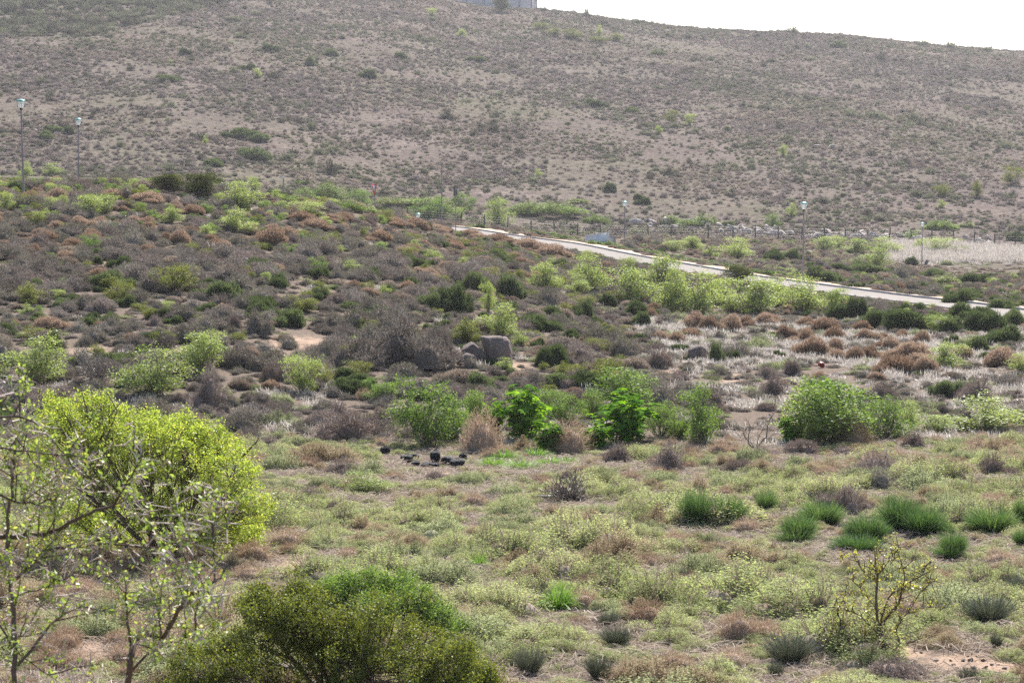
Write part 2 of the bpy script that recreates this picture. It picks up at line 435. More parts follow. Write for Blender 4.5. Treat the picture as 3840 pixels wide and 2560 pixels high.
def p_cushion(g, mats, n=2600, w=.006, ln=.20, lump=.22, low=0.0, up=.5):
    D = dome_dirs(n, g, low); R = lobes(D, g, lump, 9, 6) * np.interp(g.uniform(0, 1, n), [0, 1], [.80, 1.03])
    end = D * R[:, None] * np.array([.5, .5, 1.0]) * (np.array([1, 1, 1]) + np.clip(D[:, 2:3], 0, 1) * np.array([.12, .12, .0]))
    dirn = unit(D * np.array([1, 1, .7]) + np.array([0, 0, up]) + g.normal(size=(n, 3)) * .35)
    st = end - dirn * g.uniform(.5, 1.2, (n, 1)) * ln * np.array([.6, .6, 1])
    st[:, 2] = np.maximum(st[:, 2], 0)
    P = np.stack([st, (st + end) / 2 + g.normal(size=(n, 3)) * .012, end], 1)
    W = np.array([1.1, .9, .4])[None] * w * g.uniform(.6, 1.4, (n, 1))
    # opaque lumpy core
    u, vv = 14, 7
    th = np.linspace(0, 2 * np.pi, u, endpoint=False); ph = np.linspace(0, .5 * np.pi, vv)
    DD = np.stack([np.outer(np.sin(ph), np.cos(th)), np.outer(np.sin(ph), np.sin(th)), np.outer(np.cos(ph), np.ones(u))], -1).reshape(-1, 3)
    g3 = np.random.default_rng(5)
    near = np.argmax(DD @ D.T, axis=1)
    CV = DD * (R[near] * .74)[:, None] * np.array([.5, .5, 1.0])
    i = (np.arange(vv - 1)[:, None] * u + np.arange(u)[None]); j = (np.arange(vv - 1)[:, None] * u + (np.arange(u)[None] + 1) % u)
    CQ = np.stack([i, j, j + u, i + u], -1).reshape(-1, 4)
    return [(CV, CQ, mats[0])], [(*strands(P, W, g), mats[-1])]
def p_tuft(g, mats, n=420, w=.008, base=.13, spread=.62, k=4, droop=.12, hmin=.55):
    a = g.uniform(0, 2 * np.pi, n); lean = g.uniform(0, 1, n) ** .55 * spread
    h = g.uniform(hmin, 1.0, n) * (1 - .45 * lean ** 2)
    br = np.sqrt(g.uniform(0, 1, n)) * base
    dx, dy = np.cos(a), np.sin(a)
    t = np.linspace(0, 1, k)[None]
    out = br[:, None] + lean[:, None] * .62 * t ** 1.35
    z = h[:, None] * t - droop * lean[:, None] * t ** 3
    P = np.stack([dx[:, None] * out, dy[:, None] * out, np.maximum(z, 0)], -1)
    P[:, 1:] += g.normal(size=(n, k - 1, 3)) * .012
    W = np.linspace(1, .35, k)[None] * w * g.uniform(.7, 1.3, (n, 1))
    nd = n // 6
    return [(*strands(P[:nd], W[:nd], g), mats[0])], [(*strands(P[nd:], W[nd:], g), mats[-1])]
def p_leafy(g, mats, nb=11, nl=6500, ls=.0155, stems=26, sparse=.5, tall=False, aspect=.55, low=.02, sw=.010):
    """leafy shrub: lumpy crown of leaf clumps on real branches"""
    cen = []
    for i in range(nb):
        a = g.uniform(0, 2 * np.pi); r = math.sqrt(g.uniform(0, 1)) * .34
        z = g.uniform(low + .10, .84 - r * .9)
        cen.append((r * math.cos(a), r * math.sin(a), z, g.uniform(.12, .22)))
    cen = np.array(cen)
    cen[:, 2] *= .82 / cen[:, 2].max()
    br, tips = [], []
    for c in cen:
        m = max(2, stems // nb)
        for _ in range(m):
            e = c[:3] + rvec(1, g)[0] * c[3] * .8
            e[2] = max(e[2], .1)
            b0 = np.array([g.normal() * .04, g.normal() * .04, 0])
            P = wander(b0, e, 6, .03, g); br.append(tube(P, sw, sw * .3, 4))
            for _ in range(4):
                q = P[g.integers(2, 6)]; e2 = q + unit(rvec(1, g)[0] + np.array([0, 0, .5])) * g.uniform(.08, .2)
                P2 = wander(q, e2, 4, .015, g); br.append(tube(P2, sw * .4, sw * .15, 3)); tips.append(P2[2]); tips.append(P2[3])
    tips = np.array(tips)
    n1 = int(nl * sparse); n2 = nl - n1
    C1 = tips[g.integers(0, len(tips), n1)] + g.normal(size=(n1, 3)) * .035
    k = g.integers(0, nb, n2); Dv = rvec(n2, g); Dv[:, 2] = np.abs(Dv[:, 2]) * np.where(g.uniform(size=n2) < .8, 1, -1)
    C2 = cen[k, :3] + Dv * (cen[k, 3] * g.uniform(.7, 1.12, n2) * (1 + .25 * np.sin(Dv[:, 0] * 9 + Dv[:, 1] * 7 + k)))[:, None]
    C = np.concatenate([C1, C2]); C[:, 2] = np.maximum(C[:, 2], .03)
    return [(*cat(br), mats[0])], [(*leaves(C, g.uniform(.6, 1.3, len(C)) * ls, g, .5, aspect), mats[-1])]
def p_mat(g, mats, nc=10, nl=7600, ls=.012, twig=420):
    """low spreading leafy mat of many small hummocks"""
    cx = g.uniform(-1, 1, (nc, 2)) * .34; cr = g.uniform(.13, .27, nc); ch = g.uniform(.4, 1.0, nc) * (1 - .7 * (np.linalg.norm(cx, axis=1) / .5) ** 2).clip(.25, 1)
    k = g.integers(0, nc, nl); D = dome_dirs(nl, g, 0.0)
    C = np.concatenate([cx[k] + D[:, :2] * (cr[k] * g.uniform(.8, 1.1, nl))[:, None], (D[:, 2] * ch[k] * g.uniform(.7, 1.05, nl))[:, None]], 1)
    C[:, 2] = np.maximum(C[:, 2], .02)
    N = unit(D * np.array([.6, .6, 1]) + rvec(nl, g) * .9)
    Lf = leaves(C, g.uniform(.6, 1.4, nl) * ls, g, normal=N, aspect=.6)
    k2 = g.integers(0, nc, twig); D2 = dome_dirs(twig, g, 0.1)
    b0 = np.concatenate([cx[k2] * .8, np.zeros((twig, 1))], 1)
    e = np.concatenate([cx[k2] + D2[:, :2] * cr[k2][:, None], (D2[:, 2] * ch[k2] * 1.08)[:, None]], 1)
    P = np.stack([b0, (b0 + e) / 2 + g.normal(size=(twig, 3)) * .03, e], 1)
    W = np.array([1., .8, .4])[None] * .005 * g.uniform(.7, 1.5, (twig, 1))
    cores = []
    for c, r, hh in zip(cx, cr, ch):
        prof = lathe([(r * .52, 0), (r * .44, hh * .26), (r * .24, hh * .42), (r * .03, hh * .48)], 8)
        cores.append((prof[0] + np.array([c[0], c[1], 0]), prof[1]))
    return [(*cat([strands(P, W, g)] + cores), mats[0])], [(*Lf, mats[-1])]
def p_grass(g, mats, n=130, w=.010, lean=.8):
    a = g.uniform(0, 2 * np.pi, n); l = g.uniform(.1, 1, n) * lean; h = g.uniform(.35, 1, n) * (1 - .55 * l)
    b0 = np.stack([g.normal(size=n) * .22, g.normal(size=n) * .22], 1)
    t = np.linspace(0, 1, 4)[None]
    o = l[:, None] * .45 * t ** 1.6
    P = np.stack([b0[:, :1] + np.cos(a)[:, None] * o, b0[:, 1:] + np.sin(a)[:, None] * o, h[:, None] * (t - .25 * l[:, None] * t ** 3)], -1)
    W = np.array([.8, 1, .8, .15])[None] * w * g.uniform(.6, 1.4, (n, 1))
    return [], [(*strands(P, W, g), mats[-1])]
def p_castor(g, mats, ns=13, nl=430, size=.095):
    """broad palmate leaves on upright stalks"""
    br, V, Q, off = [], [], [], 0
    for s in range(ns):
        a = g.uniform(0, 2 * np.pi); r = g.uniform(.05, .38); h = g.uniform(.5, .92) * (1 - .45 * r)
        top = np.array([r * math.cos(a), r * math.sin(a), h])
        P = wander(np.array([g.normal() * .05, g.normal() * .05, 0]), top, 6, .02, g); br.append(tube(P, .012, .006, 5))
        for i in range(nl // ns):
            q = P[g.integers(2, 6)]
            dv = unit(rvec(1, g)[0] + np.array([0, 0, .35])); e = q + dv * g.uniform(.06, .17)
            br.append(tube(np.stack([q, (q + e) / 2 + np.array([0, 0, .015]), e]), .003, .002, 3))
            N = unit(dv * .5 + np.array([0, 0, .9]) + g.normal(size=3) * .35)
            A = unit(np.cross(N, rvec(1, g)[0])); B = np.cross(N, A); sz = size * g.uniform(.55, 1.1)
            for j in range(7):
                th = (j - 3) / 3 * 2.5; ln = sz * (1 - .10 * abs(j - 3))
                d1 = A * math.cos(th) + B * math.sin(th); d2 = np.cross(N, d1)
                drop = N * (-.18 * ln)
                V += [e, e + d1 * ln * .5 + d2 * ln * .24, e + d1 * ln + drop, e + d1 * ln * .5 - d2 * ln * .24]
                Q.append([off, off + 1, off + 2, off + 3]); off += 4
    return [(*cat(br), mats[0])], [(np.array(V), np.array(Q), mats[-1])]
def p_tussock(g, mats, n=120, ls=.085, tw=50):
    D = dome_dirs(n, g, 0.0); R = lobes(D, g, .35) * g.uniform(.55, 1.02, n)
    C = D * R[:, None] * np.array([.46, .46, .92]); C[:, 2] = np.maximum(C[:, 2], .03)
    N = unit(D + rvec(n, g) * .8)
    a = leaves(C, g.uniform(.5, 1.2, n) * ls, g, normal=N, aspect=.7)
    D2 = dome_dirs(tw, g, .2); e = D2 * np.array([.5, .5, 1.05]); st = D2 * np.array([.2, .2, .2])
    b = strands(np.stack([st, (st + e) / 2, e], 1), np.array([1., .8, .4])[None] * .02 * np.ones((tw, 1)), g)
    return [], [(*cat([a, b]), mats[-1])]
def p_creeper(g, mats, nl=1500, ls=.03):
    C = np.stack([g.normal(size=nl) * .24, g.normal(size=nl) * .24, np.zeros(nl)], 1)
    r = np.linalg.norm(C[:, :2], axis=1); hh = np.clip(1 - (r / .62) ** 2, .1, 1) * (0.72 + .28 * np.sin(C[:, 0] * 15 + 1) * np.cos(C[:, 1] * 17))
    C[:, 2] = hh * g.uniform(.35, 1.0, nl)
    n2 = 40; P = np.stack([np.zeros((n2, 3)), C[:n2] * .5, C[:n2]], 1)
    return [(*strands(P, np.full((n2, 3), .006), g), mats[0])], [(*leaves(C, g.uniform(.6, 1.3, nl) * ls, g, .9, .6), mats[-1])]

def clumped(fn, k=4):
    """several merging domes of unequal size as one ragged plant"""
    def make(g, mats, **kw):
        S, Fo = [], []
        for i in range(k):
            sub_kw = dict(kw)
            for key in ('nm', 'ns', 'bits', 'n'):
                if key in sub_kw: sub_kw[key] = max(20, int(sub_kw[key] / (1.6 if i == 0 else 3.0)))
            a = g.uniform(0, 6.28); r = 0 if i == 0 else g.uniform(.20, .34)
            sc = g.uniform(.62, .74) if i == 0 else g.uniform(.36, .58); hz = 1.0 if i == 0 else g.uniform(.45, .9)
            M = np.array([sc * g.uniform(.85, 1.2), sc * g.uniform(.85, 1.2), hz]); o = np.array([r * math.cos(a) - (.06 if i == 0 else 0), r * math.sin(a), 0])
            st, fo = fn(g, mats, **sub_kw)
            S += [(v * M + o, q, m) for v, q, m in st]; Fo += [(v * M + o, q, m) for v, q, m in fo]
        return S, Fo
    return make
PROTO = {}
def proto(kind, fn, mats, nvar=3, **kw):
    L = []
    for v in range(nvar):
        g = np.random.default_rng(hash_seed(kind) + v * 101)
        s, f = fn(g, mats, **kw)
        joined = qmesh(kind, s + f)
        L.append({'joined': joined, 'stems': qmesh('stems', s) if s else None, 'foliage': qmesh('foliage', f)})
    PROTO[kind] = L
def hash_seed(s):
    h = 17
    for ch in s: h = (h * 31 + ord(ch)) % 1000003
    return h
proto('grey_shrub', clumped(p_twig, 4), ['grey_twig'], 6, nm=110, ns=2200, w=.0085, bits=900, bit=.020)
proto('mauve_shrub', clumped(p_twig, 4), ['mauve_twig'], 5, nm=110, ns=2300, w=.0085, bits=600, bit=.020)
proto('ash_shrub', clumped(p_twig, 3), ['grey_twig', 'greygreen_twig'], 5, nm=110, ns=1900, w=.008, bits=2000, bit=.022)
proto('bare_shrub', p_twig, ['grey_bark', 'grey_twig'], 2, core=False, nm=70, ns=650, w=.008, bits=120, lump=.45)
proto('brown_cushion', clumped(p_cushion, 3), ['brown_twig'], 5, n=3600, w=.0075)
proto('tan_cushion', clumped(p_cushion, 4), ['tan_twig'], 4, n=3600, w=.0075)
proto('dark_shrub', clumped(p_cushion, 4), ['dark_green'], 6, n=4200, w=.0075, ln=.26, up=.5, lump=.36)
proto('restio_tuft', clumped(p_tuft, 3), ['restio', 'restio'], 6, n=1900, w=.006, spread=.82, hmin=.55, base=.2)
proto('stick_clump', p_tuft, ['stick'], 3, n=700, w=.0075, spread=.8, droop=.02, hmin=.5, base=.18)
proto('lime_shrub', p_leafy, ['grey_bark', 'lime_leaf'], 5)
proto('green_shrub', p_leafy, ['grey_bark', 'mid_leaf'], 4)
proto('olive_shrub', p_leafy, ['bark', 'olive_leaf'], 3)
proto('evergreen_dome', p_leafy, ['bark', 'evergreen_leaf'], 3, nb=16, nl=7500, ls=.019, sparse=.15, low=.03)
proto('pale_mat', p_mat, ['tan_twig', 'pale_leaf'], 5)
proto('sage_mat', p_mat, ['greygreen_twig', 'sage_leaf'], 4)
proto('tawny_mat', p_mat, ['brown_twig', 'tawny_leaf'], 4)
proto('rust_shrub', p_twig, ['brown_twig', 'tawny_leaf'], 3, ns=1300, w=.005, bits=900, bit=.010)
proto('dry_tuft', p_grass, ['dry_grass'], 4, n=70, w=.015)
proto('straw_tuft', p_grass, ['straw'], 3, lean=1.1)
proto('grass_clump', p_tuft, ['grass_green', 'grass_green'], 2, n=420, w=.009, spread=.95, droop=.45)
proto('castor_plant', p_castor, ['mid_leaf', 'castor_leaf'], 3)
proto('creeper', p_mat, ['evergreen_leaf', 'mid_leaf'], 3)
proto('yellow_creeper', p_mat, ['evergreen_leaf', 'lime_leaf'], 2)
for kk in ('grey', 'tan', 'green', 'dark'):
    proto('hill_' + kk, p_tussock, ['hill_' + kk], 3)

# ------------------------------------------------------------------ object helpers
def tag(o, label=None, cat_=None, group=None, kind=None):
    if label: o['label'] = label
    if cat_: o['category'] = cat_
    if group: o['group'] = group
    if kind: o['kind'] = kind
    return o
def obj(name, me, parent=None, loc=None):
    o = bpy.data.objects.new(name, me); col.objects.link(o)
    if parent is not None: o.parent = parent
    if loc is not None: o.location = loc
    return o
def empty(name, loc, rz=0):
    o = bpy.data.objects.new(name, None); o.empty_display_size = .2
    col.objects.link(o); o.location = loc; o.rotation_euler = (0, 0, rz)
    return o
def box(cx, cy, cz, sx, sy, sz):
    V = np.array([[x, y, z] for x in (-.5, .5) for y in (-.5, .5) for z in (-.5, .5)]) * np.array([sx, sy, sz]) + np.array([cx, cy, cz])
    return V, np.array([[0, 1, 3, 2], [4, 6, 7, 5], [0, 4, 5, 1], [2, 3, 7, 6], [0, 2, 6, 4], [1, 5, 7, 3]])
# ------------------------------------------------------------------ ground
SANDY = ((3650, 2490, 260, 60), (2230, 2425, 60, 25), (2420, 2400, 70, 22), (1110, 2120, 130, 60), (980, 2230, 150, 60), (340, 2440, 110, 50), (1640, 1776, 80, 10), (330, 1318, 130, 22), (640, 1312, 100, 18), (1120, 1290, 150, 40), (400, 1000, 60, 25), (1950, 1375, 60, 18), (2520, 1400, 60, 25), (2730, 1420, 60, 30), (3060, 1790, 40, 14), (3380, 2440, 120, 40))     # bare sandy patches, in photo pixels
def ground_material():
    m, nt, out = new_mat('ground')
    tc = nt.nodes.new('ShaderNodeTexCoord'); co = tc.outputs['Object']
    at_ = nt.nodes.new('ShaderNodeAttribute'); at_.attribute_name = 'far'
    sand = ramp(nt, [(.25, (.26, .185, .14)), (.5, (.35, .26, .20)), (.75, (.43, .33, .265))], noise(nt, .9, 8, .65, co))
    litter = ramp(nt, [(.3, (.10, .078, .064)), (.7, (.23, .19, .16))], noise(nt, 9, 6, .75, co))
    bare = nt.nodes.new('ShaderNodeAttribute'); bare.attribute_name = 'bare'
    lf = ramp(nt, [(.66, (1, 1, 1)), (.84, (0, 0, 0))], mathn(nt, 'ADD', mathn(nt, 'MULTIPLY', noise(nt, 1.3, 9, .8, co), 1.1), mathn(nt, 'MULTIPLY', bare.outputs['Fac'], .34)))
    near = mixc(nt, lf, sand, litter)
    fine = ramp(nt, [(.35, (.62, .62, .62)), (.65, (1.15, 1.15, 1.15))], noise(nt, 28, 5, .8, co))
    near = mixc(nt, .8, near, fine, 'MULTIPLY')
    h1 = ramp(nt, [(.3, (.08, .066, .061)), (.5, (.118, .10, .092)), (.72, (.165, .14, .127))], noise(nt, .07, 9, .75, co))
    h2 = ramp(nt, [(.35, (.085, .08, .062)), (.65, (.135, .126, .10))], noise(nt, .5, 6, .8, co))
    hf = ramp(nt, [(.42, (0, 0, 0)), (.62, (1, 1, 1))], noise(nt, .022, 6, .7, co))
    hill = mixc(nt, hf, h1, h2)
    hill = mixc(nt, .85, hill, ramp(nt, [(.36, (.55, .54, .55)), (.64, (1.55, 1.5, 1.45))], noise(nt, .9, 5, .75, co)), 'MULTIPLY')
    hill = mixc(nt, ramp(nt, [(.62, (0, 0, 0)), (.72, (1, 1, 1))], noise(nt, .12, 7, .7, co)), hill, (.19, .152, .13))
    c = mixc(nt, at_.outputs['Fac'], near, hill)
    p = nt.nodes.new('ShaderNodeBsdfDiffuse'); nt.links.new(c, p.inputs[0])
    b = nt.nodes.new('ShaderNodeBump'); b.inputs['Strength'].default_value = .7; b.inputs['Distance'].default_value = .06
    nt.links.new(noise(nt, 7, 9, .75, co), b.inputs['Height']); nt.links.new(b.outputs[0], p.inputs['Normal'])
    nt.links.new(p.outputs[0], out.inputs[0])
    return m
rows = np.concatenate([np.arange(-30, 20, 1.0), np.arange(20, 62, .35), np.geomspace(62, 300, 330)[1:], np.geomspace(300, 800, 190)[1:], np.geomspace(800, 2600, 30)[1:]])
us = np.linspace(-.62, .62, 361)
GX = us[None, :] * (rows[:, None] + 42); GY = np.broadcast_to(rows[:, None], GX.shape)
GZ = height(GX, GY)
nr, nc_ = GX.shape
gi = (np.arange(nr - 1)[:, None] * nc_ + np.arange(nc_ - 1)[None])
GQ = np.stack([gi, gi + 1, gi + nc_ + 1, gi + nc_], -1).reshape(-1, 4)
gm = qmesh('ground', [(np.stack([GX, GY, GZ], -1).reshape(-1, 3), GQ, ground_material())])
smooth(gm)
fa = gm.attributes.new('far', 'FLOAT', 'POINT')
dl_, _, _ = line_dist(GX.ravel(), GY.ravel(), ROAD[::4])
farf = np.clip((GY.ravel() - 150 + 18 * fbm(GX.ravel() / 14, GY.ravel() / 14, 31)) / 90, 0, 1) * np.clip((dl_ - 3) / 3, 0, 1)
fa.data.foreach_set('value', farf.astype(np.float32))
ba = gm.attributes.new('bare', 'FLOAT', 'POINT')
_px, _py = project(GX.ravel(), np.maximum(GY.ravel(), 5), GZ.ravel())
bf = np.zeros(len(_px))
for cx, cy_, rx, ry in SANDY:
    q = ((_px - cx) / rx) ** 2 + ((_py - cy_) / ry) ** 2
    bf = np.maximum(bf, np.clip(1.25 - q, 0, 1) * .85)
bf[GY.ravel() > 250] = 0
ba.data.foreach_set('value', bf.astype(np.float32))
tag(obj('ground', gm), kind='structure')

# ------------------------------------------------------------------ road, verge, kerb
def ribbon(L, lo, hi, dz, jit=0.0, seg=1):
    T = np.gradient(L[:, :2], axis=0); T = unit(T)
    N = np.stack([-T[:, 1], T[:, 0]], 1)      # left of travel
    N = np.where((N[:, 1:2] > 0), N, -N)       # pointing away from the camera
    g = np.random.default_rng(3)
    j = fbm(np.arange(len(L)) * .35, np.zeros(len(L)), 4)[:, None] * jit
    a = L[:, :2] + N * lo; b = L[:, :2] + N * (hi + j)
    za = L[:, 2] + dz; V = np.concatenate([np.c_[a, za], np.c_[b, za]])
    n = len(L); i = np.arange(n - 1)
    return V, np.stack([i, i + 1, i + n + 1, i + n], 1), a, b
def asphalt():
    m, nt, out = new_mat('asphalt')
    tc = nt.nodes.new('ShaderNodeTexCoord'); co = tc.outputs['Object']
    c = ramp(nt, [(.3, (.185, .168, .158)), (.7, (.25, .23, .215))], noise(nt, .6, 8, .7, co))
    c = mixc(nt, .5, c, ramp(nt, [(.3, (.7, .7, .7)), (.7, (1.2, 1.2, 1.2))], noise(nt, 25, 4, .8, co)), 'MULTIPLY')
    p = nt.nodes.new('ShaderNodeBsdfPrincipled'); nt.links.new(c, p.inputs['Base Color']); p.inputs['Roughness'].default_value = .95; p.inputs['Specular IOR Level'].default_value = .08
    nt.links.new(p.outputs[0], out.inputs[0]); return m
MAT['asphalt'] = asphalt()
MAT['verge'] = solid_mat('verge', (.42, .30, .22), (.55, .41, .31), 1.4, .95, spec=.1)
MAT['concrete'] = solid_mat('concrete', (.26, .245, .235), (.36, .345, .33), 2.0, .85, bump=.2)
MAT['white_wall'] = solid_mat('white_wall', (.62, .62, .64), (.78, .78, .80), 1.2, .8)
v, q, _, _ = ribbon(ROAD, -ROAD_HALF, ROAD_HALF, .03)
tag(obj('road', qmesh('road', [(v, q, 'asphalt')])), kind='structure')
v, q, _, _ = ribbon(ROAD, ROAD_HALF + .14, ROAD_HALF + 1.3, .065, 1.0)
tag(obj('verge', qmesh('verge', [(v, q, 'verge')])), kind='structure')
v, q, _, _ = ribbon(ROAD, -ROAD_HALF - .14 - .9, -ROAD_HALF - .14, .05, 0)
tag(obj('near_verge', qmesh('near_verge', [(v, q, 'verge')])), kind='structure')
def kerb(lo, hi):
    _, _, a, b = ribbon(ROAD, lo, hi, 0)
    z = ROAD[:, 2]
    V = np.concatenate([np.c_[a, z - .1], np.c_[a, z + .14], np.c_[b, z + .14], np.c_[b, z - .1]])
    n = len(ROAD); i = np.arange(n - 1)
    Q = np.concatenate([np.stack([i + k * n, i + 1 + k * n, i + 1 + (k + 1) * n, i + (k + 1) * n], 1) for k in range(3)])
    return V, Q
for lo, hi in ((ROAD_HALF, ROAD_HALF + .14), (-ROAD_HALF - .14, -ROAD_HALF)):
    v, q = kerb(lo, hi); tag(obj('kerb', qmesh('kerb', [(v, q, 'concrete')])), kind='structure')
v, q, _, _ = ribbon(ROAD2, -1.5, 1.6, .03, .3)
tag(obj('side_road', qmesh('side_road', [(v, q, 'asphalt')])), kind='structure')

# ------------------------------------------------------------------ placing plants
KINDS = {   # kind -> (object name, plain words, category)
    'grey_shrub': ('grey_twiggy_shrub', 'grey twiggy shrub', 'shrub'), 'mauve_shrub': ('mauve_brown_shrub', 'mauve brown twiggy shrub', 'shrub'),
    'ash_shrub': ('ash_grey_shrub', 'ash grey green shrub', 'shrub'), 'bare_shrub': ('bare_twig_shrub', 'leafless grey twig shrub', 'shrub'),
    'brown_cushion': ('brown_cushion_shrub', 'rust brown cushion shrub', 'shrub'), 'tan_cushion': ('tan_cushion_shrub', 'tan domed cushion shrub', 'shrub'),
    'dark_shrub': ('dark_green_shrub', 'dark green feathery shrub', 'shrub'), 'restio_tuft': ('reed_tuft', 'deep green reedy tuft', 'reed tuft'),
    'stick_clump': ('stick_succulent', 'grey green stick stemmed clump', 'succulent'), 'lime_shrub': ('lime_green_shrub', 'bright lime green leafy shrub', 'shrub'),
    'green_shrub': ('green_leafy_shrub', 'mid green leafy shrub', 'shrub'), 'olive_shrub': ('olive_shrub', 'olive brown leafy shrub', 'shrub'),
    'evergreen_dome': ('evergreen_shrub', 'dark evergreen domed shrub', 'shrub'), 'pale_mat': ('pale_succulent_shrub', 'pale green succulent shrub', 'shrub'),
    'sage_mat': ('sage_shrub', 'sage green low shrub', 'shrub'), 'tawny_mat': ('tawny_shrub', 'tawny yellow low shrub', 'shrub'),
    'rust_shrub': ('rusty_twig_shrub', 'rusty fine twigged shrub', 'shrub'), 'dry_tuft': ('dry_grass_tuft', 'bleached dry grass tuft', 'grass tuft'),
    'straw_tuft': ('straw_grass_tuft', 'straw coloured grass tuft', 'grass tuft'), 'grass_clump': ('green_grass_clump', 'fresh green grass clump', 'grass clump'),
    'castor_plant': ('broad_leaf_plant', 'glossy broad leaved plant', 'plant'), 'creeper': ('creeping_shrub', 'low dark green creeping shrub', 'shrub'),
    'yellow_creeper': ('yellow_green_creeper', 'low yellow green creeping shrub', 'shrub'),
    'hill_grey': ('hill_tussock', 'small grey tussock', 'tussock'), 'hill_tan': ('hill_tussock', 'small tan tussock', 'tussock'),
    'hill_green': ('hill_shrub', 'small green hill shrub', 'shrub'), 'hill_dark': ('hill_shrub', 'small dark hill shrub', 'shrub'),
}
ORD = ['first', 'second', 'third', 'fourth', 'fifth', 'sixth', 'seventh', 'eighth', 'ninth', 'tenth', 'eleventh', 'twelfth', 'thirteenth', 'fourteenth', 'fifteenth',
       'sixteenth', 'seventeenth', 'eighteenth', 'nineteenth', 'twentieth'] + ['twenty ' + s for s in ('first', 'second', 'third', 'fourth', 'fifth', 'sixth', 'seventh', 'eighth', 'ninth')] + ['thirtieth']
placed = []      # (x, y, radius) of everything that stands on the ground
def plant(kind, loc, w, h, rz, var, label, group=None, parts=False, sink=.03):
    nm, _, cat_ = KINDS[kind]
    pr = PROTO[kind][var % len(PROTO[kind])]
    loc = (loc[0], loc[1], loc[2] - sink * min(h, 1.2))
    if parts and pr['stems'] is not None:
        o = empty(nm, loc, rz); o.scale = (w, w, h)
        obj('stems', pr['stems'], o); obj('foliage', pr['foliage'], o)
    else:
        o = obj(nm, pr['joined'], None, loc); o.rotation_euler = (0, 0, rz); o.scale = (w, w, h)
    tag(o, label, cat_, group)
    return o
HAND = []      # (kind, group phrase, [(x, base y, width, height) in photo pixels])
def hand(kind, place, items): HAND.append((kind, place, items))

hand('evergreen_dome', 'at the crest on the left', [(745, 737, 165, 74), (618, 716, 140, 52)])
hand('lime_shrub', 'along the crest on the left', [(905, 785, 175, 88), (885, 872, 150, 70), (945, 722, 60, 50), (1150, 815, 110, 50), (95, 668, 60, 50), (195, 660, 70, 40), (395, 800, 110, 60), (640, 835, 90, 50), (20, 790, 70, 60), (340, 815, 130, 70)])
hand('creeper', 'below the hill behind the crest', [(1075, 757, 165, 46), (1200, 748, 260, 64), (1130, 690, 75, 18), (2050, 806, 340, 60), (2240, 836, 130, 36), (2590, 846, 210, 56), (3530, 862, 140, 46), (1300, 790, 150, 50)])
hand('yellow_creeper', 'below the hill behind the crest', [(1500, 768, 300, 42), (2157, 760, 95, 20), (1380, 800, 90, 30), (3620, 852, 60, 28)])
hand('green_shrub', 'beside the road signs below the hill', [(1350, 786, 110, 66), (1590, 826, 120, 70), (1660, 828, 120, 78), (1745, 802, 95, 66), (2895, 858, 62, 50), (3415, 904, 62, 40)])
hand('lime_shrub', 'beside the far end of the road', [(1870, 850, 105, 92), (2966, 815, 40, 42), (1720, 826, 50, 40)])
hand('dark_shrub', 'along the fence below the hill', [(2730, 852, 52, 28), (2420, 768, 65, 28), (2150, 882, 40, 18), (2620, 892, 60, 26), (3820, 905, 60, 40)])
hand('dark_shrub', 'scattered over the far hillside', [(628, 305, 105, 30), (940, 264, 72, 22), (1165, 248, 42, 34), (1242, 212, 56, 24), (685, 206, 45, 26), (998, 190, 62, 25), (949, 600, 135, 44), (806, 627, 88, 30), (900, 517, 125, 30), (955, 530, 100, 30), (170, 522, 62, 28),
     (190, 497, 82, 26), (255, 506, 35, 30), (1384, 298, 82, 34), (1502, 220, 52, 22), (1785, 232, 80, 20), (2223, 396, 78, 24), (2366, 423, 62, 18), (2289, 722, 42, 36), (2390, 750, 66, 22), (2467, 208, 66, 18), (2722, 492, 32, 16), (3140, 180, 62, 20), (2658, 228, 28, 14), (2890, 237, 30, 14)])
hand('hill_green', 'scattered over the far hillside', [(1168, 490, 52, 42), (1075, 605, 72, 46), (450, 554, 46, 26), (565, 513, 78, 18), (762, 519, 92, 16), (190, 363, 46, 24), (52, 330, 30, 24), (411, 141, 46, 18), (1998, 687, 72, 30), (2470, 336, 56, 20), (1615, 76, 46, 16), (1590, 160, 42, 16),
     (3175, 426, 82, 18), (3278, 446, 88, 30), (3410, 449, 98, 28), (3487, 654, 52, 26), (3437, 739, 66, 30), (3372, 621, 62, 20), (3037, 228, 72, 16), (3785, 745, 66, 28), (2966, 533, 32, 18), (2818, 637, 42, 34), (880, 80, 90, 22), (960, 60, 60, 18)])
hand('lime_shrub', 'dotted on the far hillside', [(962, 297, 36, 30), (770, 544, 24, 30), (2467, 504, 32, 26), (2020, 667, 30, 26), (1620, 62, 40, 24), (1730, 138, 38, 24), (2248, 135, 26, 34), (2587, 473, 38, 34), (2938, 588, 38, 36), (3533, 780, 36, 24), (640, 240, 20, 14)])
hand('olive_shrub', 'on the far hillside', [(2520, 462, 46, 42), (3540, 737, 72, 42), (3662, 742, 52, 56), (3800, 693, 76, 60), (2080, 137, 62, 26), (2150, 147, 62, 30), (2240, 163, 70, 24), (2310, 157, 66, 28), (2030, 110, 60, 22)])
hand('evergreen_dome', 'in front of the building on the ridge', [(1872, 46, 80, 46)])
hand('hill_green', 'making bumps on the skyline', [(2796, 112, 80, 30), (2970, 126, 62, 28), (3460, 172, 60, 24), (3560, 182, 70, 26), (2600, 100, 46, 22), (2200, 58, 26, 30), (2360, 76, 24, 20), (3140, 148, 40, 18), (3700, 192, 70, 18), (2690, 110, 50, 20)])
hand('lime_shrub', 'in the foreground of the left slope', [(580, 1482, 255, 150), (780, 1390, 205, 125), (1132, 1472, 145, 112), (126, 1442, 250, 148)])
